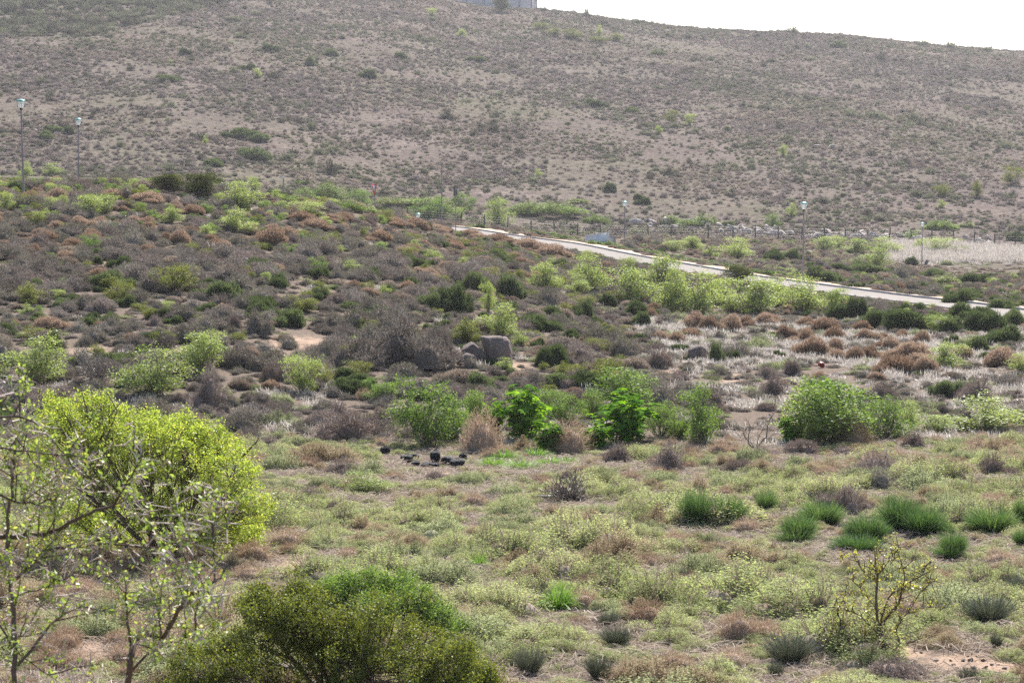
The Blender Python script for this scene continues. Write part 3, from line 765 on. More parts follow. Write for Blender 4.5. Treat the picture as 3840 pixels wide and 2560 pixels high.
hand('bare_shrub', 'standing on the left slope', [(362, 1432, 185, 135), (625, 1308, 100, 100), (2135, 1883, 250, 130)])
hand('ash_shrub', 'on the left slope', [(340, 1284, 155, 78), (960, 1256, 155, 105), (2327, 1338, 155, 92), (2048, 1147, 145, 88)])
hand('mauve_shrub', 'on the left slope', [(380, 1168, 135, 60), (872, 1239, 85, 80), (1020, 1426, 165, 92), (790, 1522, 200, 160), (1900, 1192, 105, 55), (2480, 1382, 155, 86)])
hand('olive_shrub', 'on the left slope', [(650, 1098, 175, 92), (110, 1147, 125, 70), (1140, 1174, 112, 55), (1750, 1290, 145, 82)])
hand('dark_shrub', 'across the middle of the slope', [(203, 1314, 62, 60), (1085, 1224, 125, 66), (1045, 1077, 105, 50), (1690, 1169, 155, 92), (1775, 1092, 112, 66), (1905, 1112, 165, 80), (1390, 1052, 105, 50), (2200, 1192, 85, 70), (2283, 1147, 62, 45), (2388, 1185, 82, 50),
     (2410, 1224, 92, 55), (2064, 1372, 135, 96), (2015, 1240, 135, 60), (2757, 1355, 52, 50), (2688, 1361, 56, 80), (1185, 1040, 90, 45)])
hand('grey_shrub', 'beside the boulders', [(1350, 1374, 230, 130), (1640, 1352, 170, 150), (1480, 1372, 440, 205)])
hand('lime_shrub', 'behind the boulders', [(1830, 1170, 64, 96), (1865, 1262, 155, 96), (1950, 1300, 70, 50)])
hand('lime_shrub', 'in the band below the road', [(2048, 1092, 135, 92), (2205, 1092, 155, 118), (2355, 1138, 185, 112), (2360, 1037, 74, 60), (2510, 1170, 155, 136), (2480, 1082, 165, 106), (2165, 1102, 105, 60), (2625, 1180, 195, 136), (2820, 1180, 235, 122), (3010, 1174, 185, 116),
     (3135, 1169, 115, 74), (2740, 1169, 95, 56), (2690, 1150, 130, 90), (2920, 1150, 130, 90)])
hand('evergreen_dome', 'below the road', [(2760, 1077, 125, 70)])
hand('dark_shrub', 'below the road on the right', [(3207, 1197, 155, 80), (3300, 1224, 135, 60), (3415, 1235, 185, 90), (3575, 1246, 105, 55), (3690, 1240, 155, 75), (3770, 1290, 155, 70), (3668, 1317, 135, 55), (3695, 1192, 105, 50), (3600, 1202, 115, 60), (3500, 1210, 100, 45), (3810, 1220, 100, 60)])
hand('lime_shrub', 'low on the right slope', [(3515, 1246, 85, 55), (3553, 1383, 155, 85), (3830, 1395, 100, 60), (3080, 1662, 300, 175), (3700, 1619, 330, 108), (3405, 1602, 115, 86), (3500, 1625, 150, 60)])
hand('brown_cushion', 'on the dry right slope', [(2604, 1224, 95, 50), (2664, 1240, 80, 50), (2741, 1240, 90, 54), (2807, 1224, 75, 36), (2873, 1213, 95, 36), (2950, 1268, 70, 44), (3020, 1284, 90, 50), (3087, 1246, 115, 46), (3125, 1273, 105, 42), (3130, 1317, 75, 47),
     (3048, 1334, 125, 58), (3147, 1355, 85, 42), (3212, 1355, 85, 45), (3268, 1345, 80, 45), (3257, 1279, 85, 40), (3334, 1317, 80, 47), (3416, 1355, 160, 66), (3377, 1394, 150, 54), (3460, 1399, 95, 56), (3278, 1422, 65, 24), (3465, 1290, 75, 42), (3383, 1268, 65, 29), (3613, 1345, 85, 42),
     (3760, 1367, 170, 58), (3240, 1235, 65, 28), (3032, 1218, 65, 26), (2595, 1268, 90, 34), (2530, 1285, 80, 34), (2480, 1275, 70, 30)])
hand('brown_cushion', 'near the crest and the road end', [(675, 912, 105, 44), (1010, 917, 135, 56), (1120, 835, 130, 34), (1560, 860, 120, 34), (1640, 872, 90, 26), (1760, 890, 110, 28), (1880, 910, 120, 30), (1700, 930, 110, 30), (1480, 845, 100, 26), (1980, 935, 120, 36), (2080, 960, 120, 38), (1420, 905, 110, 36), (560, 760, 130, 34), (420, 745, 120, 28), (720, 800, 110, 30), (1190, 860, 110, 36), (1290, 835, 90, 34)])
hand('mauve_shrub', 'on the right slope', [(3662, 1514, 205, 116), (3290, 1500, 160, 80), (2900, 1480, 180, 80), (3100, 1470, 150, 70), (2870, 1420, 90, 60), (2960, 1408, 100, 80)])
hand('castor_plant', 'along the gully', [(1965, 1660, 250, 190), (2350, 1672, 290, 185), (2230, 1690, 150, 110), (2060, 1700, 150, 110), (2965, 1676, 120, 110), (1850, 1655, 110, 150), (3100, 1560, 160, 140)])
hand('green_shrub', 'along the gully', [(1590, 1675, 270, 235), (2390, 1545, 290, 145), (2545, 1655, 130, 120), (2640, 1672, 200, 205), (3190, 1668, 420, 215), (3320, 1650, 180, 140), (1790, 1600, 150, 120), (2120, 1600, 140, 120), (1440, 1500, 130, 60), (1700, 1655, 150, 130), (2230, 1570, 130, 100), (2480, 1645, 150, 120), (2060, 1560, 130, 90)])
hand('rust_shrub', 'along the gully', [(1810, 1692, 230, 190), (2130, 1700, 230, 150), (3200, 1672, 200, 150), (2700, 1705, 130, 70)])
hand('mauve_shrub', 'at the edge of the gully', [(2316, 1738, 155, 88), (2500, 1762, 260, 118), (1330, 1650, 330, 130), (3420, 1680, 140, 70), (3030, 1704, 220, 76), (3180, 1916, 240, 115), (3740, 1780, 200, 82), (3090, 1905, 100, 60)])
hand('grass_clump', 'in the foreground scrub', [(2092, 2294, 118, 98), (1795, 2135, 60, 50)])
hand('grass_clump', 'beside the rubbish bags', [(1850, 1752, 95, 34), (1950, 1762, 110, 30), (2060, 1748, 100, 30), (1890, 1728, 90, 36), (2010, 1720, 95, 34), (2130, 1738, 70, 22)])
hand('sage_mat', 'beside the rubbish bags', [(1362, 1784, 180, 95), (1770, 1815, 130, 60), (1060, 1770, 190, 90)])
hand('lime_shrub', 'low in the foreground', [(1362, 1850, 180, 72), (3560, 2010, 60, 40)])
hand('stick_clump', 'along the bottom of the view', [(1987, 2541, 140, 140), (2311, 2432, 150, 92), (2245, 2558, 120, 120), (2955, 2486, 230, 140), (3706, 2338, 230, 135), (2910, 2558, 70, 90), (3635, 2560, 100, 70), (3736, 2432, 60, 70)])
hand('restio_tuft', 'in the right foreground', [(2620, 1976, 135, 135), (2740, 1965, 175, 105), (2878, 1916, 90, 72), (2999, 2031, 190, 105), (3070, 1971, 160, 95), (3256, 2037, 160, 105), (3372, 1998, 180, 138), (3465, 2015, 190, 112), (3706, 2004, 180, 100), (3575, 2097, 150, 95), (3827, 1965, 80, 100), (3207, 2080, 200, 70), (3825, 2052, 80, 70)])
hand('ash_shrub', 'in the right foreground', [(3311, 1839, 180, 98)])
hand('rust_shrub', 'in the foreground scrub', [(2796, 1992, 160, 60), (2768, 2398, 210, 140), (1780, 1900, 140, 60), (1480, 1800, 120, 40)])
hand('lime_shrub', 'between the road and the fence', [(2763, 969, 135, 66), (2598, 939, 95, 46), (2664, 966, 65, 34), (3086, 942, 90, 46), (3141, 933, 64, 40), (3210, 952, 95, 50), (3311, 950, 115, 50), (3525, 950, 120, 48), (3280, 1004, 115, 62), (3450, 940, 50, 36), (2530, 945, 80, 36)])
hand('dark_shrub', 'between the road and the fence', [(2911, 982, 95, 45), (2977, 977, 65, 40), (3059, 1054, 115, 56), (3120, 1059, 95, 40), (3152, 1015, 85, 34), (3245, 1021, 125, 46), (3415, 994, 42, 30), (3613, 1136, 125, 50), (3772, 1158, 125, 44), (3500, 1040, 90, 30), (3650, 1060, 110, 36)])
hand('ash_shrub', 'between the road and the fence', [(3377, 1048, 125, 60), (3420, 1090, 140, 50), (3510, 1105, 130, 40)])
hand('yellow_creeper', 'between the road and the fence', [(3553, 1065, 115, 44), (2940, 1016, 80, 24), (3800, 1105, 60, 30)])
hand('creeper', 'hedging the far edge of the road', [(2055 + i * 43, 884 + i * 7.55 + 4 * math.sin(i * 2.1), 74 + 14 * math.sin(i * 1.7), 17 + 5 * math.cos(i * 1.3)) for i in range(22)])

GROW = {'lime_shrub': (1.3, 1.2), 'green_shrub': (1.25, 1.15), 'olive_shrub': (1.25, 1.15), 'brown_cushion': (1.55, 1.3), 'dark_shrub': (1.5, 1.25), 'castor_plant': (1.25, 1.2), 'grey_shrub': (1.15, 1.1), 'restio_tuft': (1.25, 1.2), 'stick_clump': (.85, .9), 'grass_clump': (1.5, 1.5), 'evergreen_dome': (1.2, 1.15)}
HBOX = []      # photo boxes of the placed plants
for kind, place, items in HAND:
    items = sorted(items)
    words_ = KINDS[kind][1]
    for i, (x, y, w, h) in enumerate(items):
        p = ground_hit(x, y)
        if p is None: continue
        d = p[1]; wm, hm = w / F * d, h / F * d * 1.04
        lab = f'{words_} {place}' if len(items) == 1 else f'{words_} {place}, {ORD[i]} from left'
        gs, gh = GROW.get(kind, (1.1, 1.05)); wm *= gs; hm *= gh
        plant(kind, p, wm, hm, RNG.uniform(0, 6.28), i + hash_seed(place), lab, f'{words_}s {place}', parts=(w > 75 and y > 640))
        placed.append((p[0], p[1], wm * .42, hm)); HBOX.append((x - w * .42, x + w * .42, y - h, y, d))

# ------------------------------------------------------------------ scattered scrub
SOFT = {(1690, 2030), (2570, 2690), (560, 690)}     # plants may stand against these
KEEP = []       # sight lines kept open: (x0, x1, y0, y1, reach) photo boxes in front of which only low plants grow
KEEP += [(1395, 1425, 690, 790), (60, 110, 380, 680), (280, 310, 450, 690), (1560, 1576, 795, 830), (1690, 2030, 1240, 1385), (2570, 2690, 1280, 1365), (1420, 1760, 1670, 1765), (3060, 3110, 1360, 1390), (2130, 2320, 860, 930), (3540, 3900, 994, 1022), (2775, 2905, 1545, 1680), (560, 690, 1200, 1310)]
HB = np.array([h + (h[3] - 1,) for h in HBOX] + [(a, b, c, e, 9999, e - 1 if (a, b) in SOFT else c) for a, b, c, e in KEEP])
cell = {}
def free(x, y, r, f=1.0):
    for px_, py_, pr_ in cell_near(x, y):
        if (px_ - x) ** 2 + (py_ - y) ** 2 < (f * (r + pr_)) ** 2: return False
    return True
CS = 3.0
def cell_near(x, y):
    i, j = int(x // CS), int(y // CS)
    for a in (-1, 0, 1):
        for b in (-1, 0, 1):
            yield from cell.get((i + a, j + b), ())
def occupy(x, y, r):
    cell.setdefault((int(x // CS), int(y // CS)), []).append((x, y, r))
for x, y, r, h in placed: occupy(x, y, r * .8)
SCAT = {}       # (kind, place) -> list of (x, y, z, w, h, rz, var)
def pick(g, table):
    t = sum(table.values()); u = g.uniform(0, t)
    for k, w in table.items():
        u -= w
        if u <= 0: return k
    return k
SIZE = {  # kind -> width range, height / width range
    'grey_shrub': (.8, 3.0, .30, .46), 'mauve_shrub': (.8, 2.8, .28, .44), 'ash_shrub': (.8, 2.6, .32, .5), 'bare_shrub': (.6, 1.2, .5, .7), 'brown_cushion': (.8, 2.2, .30, .40),
    'tan_cushion': (.8, 2.2, .24, .36), 'dark_shrub': (.8, 2.5, .30, .46), 'lime_shrub': (.7, 1.4, .5, .7), 'green_shrub': (.6, 1.3, .5, .7), 'olive_shrub': (.6, 1.4, .45, .65),
    'pale_mat': (.9, 2.6, .28, .46), 'sage_mat': (.7, 1.9, .28, .48), 'tawny_mat': (.7, 1.8, .26, .44), 'rust_shrub': (.5, 1.1, .36, .5), 'dry_tuft': (.35, .7, .45, .8), 'straw_tuft': (.3, .7, .35, .6), 'creeper': (.6, 1.4, .2, .35), 'yellow_creeper': (.6, 1.3, .2, .32),
    'hill_grey': (.5, 1.3, .34, .52), 'hill_tan': (.45, 1.2, .30, .48), 'hill_green': (.5, 1.4, .34, .52), 'hill_dark': (.5, 1.2, .38, .6), 'stick_clump': (.3, .6, .6, .9)}
def scatter(n, d0, d1, p0, p1, rule, overlap, seed, lowroad=True):
    g = np.random.default_rng(seed)
    d = np.sqrt(g.uniform(d0 ** 2, d1 ** 2, n)); px = g.uniform(p0, p1, n)
    X = (px - CW / 2) / F * d
    Z = height(X, d)
    sx, sy = project(X, d, Z)
    rd, _, _ = line_dist(X, d, ROAD); rd2, _, _ = line_dist(X, d, ROAD2)
    n1 = fbm(X / 7, d / 9, 41); n2 = fbm(X / 3.2, d / 4, 57); n3 = fbm(X / 16, d / 22, 71)
    for i in range(n):
        res = rule(g, px[i], sy[i], d[i], n1[i], n2[i], n3[i])
        if res is None: continue
        kind, place, sc = res
        w0, w1, r0, r1 = SIZE[kind]
        w = (w0 + (w1 - w0) * g.uniform() ** 1.5) * sc
        h = w * g.uniform(r0, r1)
        if rd[i] < ROAD_HALF + .35 + .45 * w or rd2[i] < 1.8 + .4 * w: continue
        # plants on the near side of the road stay low, as its surface shows over them
        if 100 < d[i] < 200:
            k = np.argmin((ROAD[:, 0] / ROAD[:, 1] - X[i] / d[i]) ** 2)
            gap = ROAD[k, 1] - d[i]
            if -1 < gap < 26:
                tan_r = (ROAD[k, 2] - CAMZ) / (ROAD[k, 1] - 1.2)
                room = CAMZ + tan_r * d[i] - Z[i]
                if room < .12: continue
                if h > room * 1.1:
                    w *= max(room * 1.1 / h, .35); h = room * 1.1
        top = sy[i] - h * F / d[i]; hw = w * F / d[i] / 2
        if ((px[i] + hw * .8 > HB[:, 0]) & (px[i] - hw * .8 < HB[:, 1]) & (top < HB[:, 3] - .22 * (HB[:, 3] - HB[:, 2])) & (sy[i] > HB[:, 5]) & (d[i] < HB[:, 4])).any(): continue
        if not free(X[i], d[i], w * .5, overlap): continue
        occupy(X[i], d[i], w * .5)
        SCAT.setdefault((kind, place), []).append((X[i], d[i], Z[i], w, h, g.uniform(0, 6.28), int(g.integers(0, 99))))

def sandy(px, py):
    """bare patches in the photograph"""
    for cx, cy_, rx, ry in SANDY:
        if ((px - cx) / rx) ** 2 + ((py - cy_) / ry) ** 2 < 1: return True
    return False
def r_fore(g, px, py, d, n1, n2, n3):
    if sandy(px, py) and g.uniform() < .93: return None
    if px < 1150 and py > 2050:
        t = {'tawny_mat': 1.2, 'rust_shrub': 1.6, 'straw_tuft': 1.2, 'sage_mat': .5, 'pale_mat': .3}
    elif py < 1790:
        t = {'pale_mat': 1.5, 'tawny_mat': 1.0, 'sage_mat': .9, 'rust_shrub': .6, 'mauve_shrub': .25}
    else:
        t = {'pale_mat': 4.2, 'sage_mat': 1.0 + .9 * (n2 > .1), 'tawny_mat': .5 + 1.2 * (n1 > .15), 'rust_shrub': .2 + .45 * (n1 > .2), 'mauve_shrub': .10, 'straw_tuft': .2, 'stick_clump': .06 if py > 2200 else 0.0}
    k = pick(g, t)
    return k, 'on the foreground flat', .8 if k == 'mauve_shrub' else (1.0 if py > 1800 else 1.15)
def r_slope(g, px, py, d, n1, n2, n3):
    if sandy(px, py) and g.uniform() < .75: return None
    left = px < 1500
    if d < 66:      # edge of the gully
        t = {'mauve_shrub': 2.0, 'grey_shrub': 2.2, 'ash_shrub': .8, 'dry_tuft': 1.2, 'sage_mat': .8, 'dark_shrub': .2, 'rust_shrub': .5}
        return pick(g, t), 'beside the gully', .9
    if left:
        crest = py < 860
        t = {'grey_shrub': 3.4 if not crest else 1.0, 'mauve_shrub': 1.2, 'ash_shrub': 2.8 + 1.4 * (n1 > .1), 'dark_shrub': .35 + 1.4 * (n3 > .12) + .4 * crest, 'brown_cushion': .25 + 1.6 * (py < 960) * (n2 > -.1), 'tan_cushion': .55,
             'lime_shrub': .10 + .35 * crest, 'olive_shrub': .35 + .5 * (n2 > .2), 'green_shrub': .12 + .5 * crest, 'dry_tuft': .45}
        return pick(g, t), 'on the left slope', 1.0 if d > 80 else .9
    if px < 2450:
        t = {'grey_shrub': 2.0, 'mauve_shrub': 1.1, 'tan_cushion': 1.2 if py < 1050 else .5, 'brown_cushion': 1.0 if py < 1060 else .25, 'ash_shrub': 1.0, 'dark_shrub': .7 + 1.2 * (n3 > .1), 'olive_shrub': .5, 'lime_shrub': .12, 'dry_tuft': .9 if py > 1180 else .3}
        return pick(g, t), 'in the middle of the slope', .95
    if py > 1190:
        t = {'dry_tuft': 5.0, 'grey_shrub': 1.1 if py > 1330 else .35, 'mauve_shrub': 1.0 if py > 1330 else .3, 'ash_shrub': .7, 'dark_shrub': .18 + .9 * (px > 3500) * (py < 1330), 'sage_mat': .9, 'brown_cushion': .12, 'tan_cushion': .25}
    else:
        t = {'dark_shrub': 1.6 if px > 3100 else .5, 'grey_shrub': 1.3, 'mauve_shrub': 1.0, 'brown_cushion': .6, 'ash_shrub': .9, 'lime_shrub': .15, 'dry_tuft': .5}
    return pick(g, t), 'on the right slope', .8 if py < 1250 else .9
def r_back(g, px, py, d, n1, n2, n3):
    bank = d > 240 and px > 3300
    if d < 200:
        t = {'grey_shrub': 1.2, 'mauve_shrub': 1.0, 'dark_shrub': .35 + .5 * (n1 > .15), 'ash_shrub': .9, 'sage_mat': .8, 'tan_cushion': .9, 'lime_shrub': .08, 'brown_cushion': .3, 'dry_tuft': .6}
    elif bank:
        t = {'dry_tuft': 6, 'sage_mat': .4}
        return pick(g, t), 'on the bank behind the road', 2.0
    else:
        t = {'tan_cushion': 1.6, 'mauve_shrub': .6, 'sage_mat': 1.1, 'dry_tuft': 1.3, 'grey_shrub': .5, 'dark_shrub': .12, 'tawny_mat': .8}
    return pick(g, t), 'between the road and the hill', .8 if d < 200 else .95
scatter(6500, 23, 58, -250, 4100, r_fore, .50, 101)
scatter(15000, 56, 165, -250, 4100, r_slope, .40, 102)
scatter(6500, 120, 290, 1300, 4100, r_back, .52, 103)

# ---- the far hillside: many thousand tussocks, the largest as individuals
HP = {}
def hillside(n, seed):
    g = np.random.default_rng(seed)
    d = np.sqrt(g.uniform(286 ** 2, 735 ** 2, n)); px = g.uniform(-300, 4150, n)
    X = (px - CW / 2) / F * d; Z = height(X, d)
    n1 = fbm(X / 30, d / 45, 81); n2 = fbm(X / 9, d / 14, 83); n3 = fbm(X / 60, d / 60, 87)
    n4 = fbm(X / 18, d / 22, 89)
    keep = g.uniform(size=n) < np.clip(.60 + .9 * n2 + .7 * n4, .10, 1)
    u = g.uniform(size=n)
    gt = .07 + .30 * (n1 > .12); dk = .08 + .08 * (n2 > .2); tn = .12 + .50 * (n3 > .0)
    k = np.where(u < gt, 2, np.where(u < gt + dk, 3, np.where(u < gt + dk + tn, 1, 0)))
    # greener hill corner at top left; larger, darker shrubs stand in for cloud shadow
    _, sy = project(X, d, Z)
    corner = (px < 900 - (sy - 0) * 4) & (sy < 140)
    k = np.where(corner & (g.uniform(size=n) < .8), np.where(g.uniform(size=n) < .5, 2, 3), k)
    for j, nm in enumerate(('hill_grey', 'hill_tan', 'hill_green', 'hill_dark')):
        m = keep & (k == j)
        w0, w1, r0, r1 = SIZE[nm]
        nn = int(m.sum())
        w = np.clip((w0 + w1) * .42 * np.exp(g.normal(size=nn) * .38), .35, 2.2)
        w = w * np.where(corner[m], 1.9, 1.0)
        big = g.uniform(size=nn) < (.09 if nm == 'hill_dark' else .025)
        w = np.where(big, w * 1.9, w)
        h = w * g.uniform(r0, r1, nn)
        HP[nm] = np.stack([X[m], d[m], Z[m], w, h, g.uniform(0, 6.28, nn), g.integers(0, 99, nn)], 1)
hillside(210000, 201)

# ------------------------------------------------------------------ scattered plants become objects
def instancer(name, kind, arr, label, group):
    """every remaining plant of a kind as one object that instances the kind's meshes"""
    arr = np.asarray(arr, float)
    me = bpy.data.meshes.new(name)
    me.vertices.add(len(arr)); me.vertices.foreach_set('co', arr[:, :3].astype(np.float32).ravel())
    a = me.attributes.new('scl', 'FLOAT_VECTOR', 'POINT'); a.data.foreach_set('vector', arr[:, [3, 3, 4]].astype(np.float32).ravel())
    a = me.attributes.new('rot', 'FLOAT_VECTOR', 'POINT'); a.data.foreach_set('vector', np.stack([np.zeros(len(arr)), np.zeros(len(arr)), arr[:, 5]], 1).astype(np.float32).ravel())
    a = me.attributes.new('var', 'INT', 'POINT'); a.data.foreach_set('value', arr[:, 6].astype(np.int32))
    c = bpy.data.collections.new(name + '_source')
    for i, pr in enumerate(PROTO[kind]):
        c.objects.link(bpy.data.objects.new(f'{kind}_source', pr['joined']))
    ng = bpy.data.node_groups.new(name, 'GeometryNodeTree')
    ng.interface.new_socket('Geometry', in_out='INPUT', socket_type='NodeSocketGeometry')
    ng.interface.new_socket('Geometry', in_out='OUTPUT', socket_type='NodeSocketGeometry')
    N, L = ng.nodes, ng.links
    gi_, go_ = N.new('NodeGroupInput'), N.new('NodeGroupOutput')
    ci = N.new('GeometryNodeCollectionInfo'); ci.inputs['Collection'].default_value = c
    ci.inputs['Separate Children'].default_value = True; ci.inputs['Reset Children'].default_value = True
    ip = N.new('GeometryNodeInstanceOnPoints'); ip.inputs['Pick Instance'].default_value = True
    def attr(nm, ty):
        n = N.new('GeometryNodeInputNamedAttribute'); n.data_type = ty; n.inputs['Name'].default_value = nm
        return n.outputs['Attribute']
    L.new(gi_.outputs[0], ip.inputs['Points']); L.new(ci.outputs[0], ip.inputs['Instance'])
    e2r = N.new('FunctionNodeEulerToRotation'); L.new(attr('rot', 'FLOAT_VECTOR'), e2r.inputs[0])
    L.new(e2r.outputs[0], ip.inputs['Rotation']); L.new(attr('scl', 'FLOAT_VECTOR'), ip.inputs['Scale'])
    mo = N.new('ShaderNodeMath'); mo.operation = 'MODULO'; mo.inputs[1].default_value = len(PROTO[kind]); L.new(attr('var', 'INT'), mo.inputs[0])
    L.new(mo.outputs[0], ip.inputs['Instance Index'])
    L.new(ip.outputs[0], go_.inputs[0])
    o = obj(name, me)
    md = o.modifiers.new('scatter', 'NODES'); md.node_group = ng
    return tag(o, label, KINDS[kind][2], group, 'stuff')
TOPN = 285
LANDMARKS = [('large bright green bush', 560, 1850), ('dense olive bush', 1250, 2400), ('sparse yellow leaved tree', 3300, 2300), ('thorny branches', 300, 2200), ('foreground grass clump', 2092, 2250),
    ('reed tufts', 3300, 1980), ('black rubbish bags', 1620, 1730), ('left broad leaved plant', 1965, 1600), ('right broad leaved plant', 2350, 1600), ('big leafy gully bush', 3163, 1560), ('perched bird', 2888, 1565), ('big boulder', 1865, 1310),
    ('lone grey boulder', 2625, 1320), ('red scrap', 3083, 1376), ('bare dark stemmed bush', 625, 1260), ('big grey bush by the boulder', 1480, 1270), ('yield sign', 1408, 720), ('dark evergreen dome', 745, 700), ('leftmost street lamp', 85, 540), ('second street lamp from left', 295, 580),
    ('street lamp by the road', 3012, 900), ('white concrete headwall', 2240, 895), ('bright green band', 2600, 1120), ('brown cushion shrubs', 3150, 1310), ('right end of the road', 3780, 1175), ('far end of the road', 1690, 855), ('stone rubble', 3000, 880), ('side road street lamp', 3459, 920),
    ('pale building on the ridge', 1850, 10), ('leftmost lime shrub', 126, 1370), ('pair of lime shrubs on the left', 680, 1400), ('leafless foreground shrub', 2135, 1820), ('mauve shrub by the reed tufts', 3180, 1860),
    ('left edge at mid height', 30, 1150), ('right edge at mid height', 3810, 1450), ('lower right corner', 3800, 2520), ('upper left corner', 60, 60), ('middle of the skyline', 2700, 110), ('right end of the skyline', 3800, 200), ('middle of the left slope', 900, 1050), ('middle of the hillside', 1900, 420), ('left half of the hillside', 700, 400), ('right half of the hillside', 3100, 480)]
LM = np.array([(x, y) for _, x, y in LANDMARKS], float)
POOL = {}
def locate(words_, x, y):
    """nearest landmark and side of it, for a label that points to one plant"""
    dd = (LM[:, 0] - x) ** 2 + ((LM[:, 1] - y) * 1.4) ** 2
    k = int(dd.argmin()); dx, dy = x - LM[k, 0], (y - LM[k, 1]) * 1.4
    side = ('right of' if dx > 0 else 'left of') if abs(dx) > abs(dy) else ('below' if dy > 0 else 'above')
    return k, side, float(dd[k])
def nth(i):
    if i < 30: return ORD[i]
    return {3: 'thirty', 4: 'forty', 5: 'fifty', 6: 'sixty', 7: 'seventy', 8: 'eighty', 9: 'ninety'}.get((i + 1) // 10, 'hundred') + (' ' + ORD[(i + 1) % 10 - 1] if (i + 1) % 10 else '')
def label_all(todo):
    """todo: (kind, tuple, group) -> plants with one label each, ranked by nearness to a landmark"""
    sides = {}
    for kind, t, place in todo:
        sx, sy = project(t[0], t[1], t[2] + t[4] / 2)
        k, side, dd = locate(KINDS[kind][1], sx, sy)
        sides.setdefault((KINDS[kind][1], k, side), []).append((dd, kind, t, place))
    for (words_, k, side), L in sides.items():
        L.sort(key=lambda e: e[0])
        for i, (dd, kind, t, place) in enumerate(L):
            lab = f'{words_} {side} the {LANDMARKS[k][0]}' + (f', {nth(i)} nearest' if len(L) > 1 else '')
            plant(kind, t[:3], t[3], t[4], t[5], int(t[6]), lab, f'{words_}s {place}')
by_kind = {}
for (kind, place), L in SCAT.items():
    for t in L: by_kind.setdefault(kind, []).append((t, place))
hand_count = {}
for kind, place, items in HAND: hand_count[kind] = hand_count.get(kind, 0) + len(items)
todo = []
for kind, L in by_kind.items():
    L.sort(key=lambda e: -(e[0][3] * e[0][4]) / e[0][1] ** 2)
    ok = [e for e in L if 0 < project(*e[0][:3])[0] < CW and project(*e[0][:3])[1] < CH + 60]
    top = max(0, TOPN - hand_count.get(kind, 0))
    todo += [(kind, t, place) for t, place in ok[:top]]
    chosen = set(id(e) for e in ok[:top])
    rest = [e[0] for e in L if id(e) not in chosen]
    if rest:
        instancer(KINDS[kind][0] + '_thicket', kind, rest, f'mass of more distant {KINDS[kind][1]}s filling the scrub', None)
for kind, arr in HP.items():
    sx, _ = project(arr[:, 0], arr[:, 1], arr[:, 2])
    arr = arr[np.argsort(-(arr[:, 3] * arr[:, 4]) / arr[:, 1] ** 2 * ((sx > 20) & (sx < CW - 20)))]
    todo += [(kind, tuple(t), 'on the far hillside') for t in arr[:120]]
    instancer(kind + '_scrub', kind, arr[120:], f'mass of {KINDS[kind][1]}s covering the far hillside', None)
label_all(todo)
n_ind = len(todo)
print('individuals', n_ind, {k: len(v) for k, v in by_kind.items()}, {k: len(v) for k, v in HP.items()})

# ------------------------------------------------------------------ low cover between the shrubs
proto('litter', lambda g, mats: ([], [(*strands(*(lambda n: (lambda c, a, l: (np.stack([np.c_[c, g.uniform(.0, .03, n)], np.c_[c + np.c_[np.cos(a), np.sin(a)] * l[:, None] * .5, g.uniform(.01, .10, n)], np.c_[c + np.c_[np.cos(a + .3), np.sin(a + .3)] * l[:, None], g.uniform(.0, .12, n)]], 1), np.full((n, 3), .004) * g.uniform(.6, 1.6, (n, 1))))(g.normal(size=(n, 2)) * .3, g.uniform(0, 6.28, n), g.uniform(.1, .4, n)))(170), g), mats[0])]), ['straw'], 3)
KINDS['litter'] = ('fallen_twig_litter', 'fallen twig', 'litter')
def cover(name, kind, n, d0, d1, p0, p1, w0, w1, hr, label, seed, accept=None):
    g = np.random.default_rng(seed)
    d = np.sqrt(g.uniform(d0 ** 2, d1 ** 2, n)); px = g.uniform(p0, p1, n)
    X = (px - CW / 2) / F * d; Z = height(X, d)
    _, sy = project(X, d, Z)
    rd, _, _ = line_dist(X, d, ROAD); rd2, _, _ = line_dist(X, d, ROAD2)
    m = (rd > ROAD_HALF + 1.3) & (rd2 > 2.2)
    m &= ~np.array([sandy(a, b) for a, b in zip(px, sy)]) | (g.uniform(size=n) < .12)
    for x0, x1, y0, y1 in [k for k in KEEP if k[:2] not in SOFT]: m &= ~((px > x0 - 30) & (px < x1 + 30) & (sy > y0) & (sy < y1 + 55) & (g.uniform(size=n) < .6))
    if accept is not None: m &= accept(g, px, sy, d, X)
    nn = int(m.sum()); w = g.uniform(w0, w1, nn); h = w * g.uniform(.7, 1.3, nn) * hr
    instancer(name, kind, np.stack([X[m], d[m], Z[m] - .02, w, h, g.uniform(0, 6.28, nn), g.integers(0, 99, nn)], 1), label, None)
cover('low_grey_scrub', 'grey_shrub', 6500, 57, 170, -250, 4100, .4, .9, .2, 'low grey scrub filling the gaps on the slope', 301)
cover('low_brown_scrub', 'mauve_shrub', 4500, 57, 200, -250, 4100, .4, .8, .2, 'low mauve brown scrub filling the gaps on the slope', 302)
cover('low_sage_scrub', 'sage_mat', 4200, 57, 290, -250, 4100, .5, 1.1, .22, 'low sage green cover on the slope', 303)
cover('low_ash_scrub', 'ash_shrub', 4200, 57, 175, -250, 4100, .5, 1.1, .3, 'low ash grey scrub filling the gaps on the slope', 311)
cover('low_pale_scrub', 'pale_mat', 3600, 23, 58, -250, 4100, .35, .8, .24, 'low pale green cover on the foreground flat', 304)
cover('low_tawny_scrub', 'tawny_mat', 700, 23, 58, -250, 4100, .3, .7, .26, 'low tawny cover on the foreground flat', 305)
cover('fallen_twig_litter', 'litter', 2600, 22, 62, -250, 4100, .6, 1.3, 1.0, 'dry twigs and straw lying between the foreground shrubs', 306)
cover('low_tan_scrub', 'tan_cushion', 4200, 150, 292, 900, 4100, .5, 1.2, .24, 'low tan scrub between the road and the hill', 307)
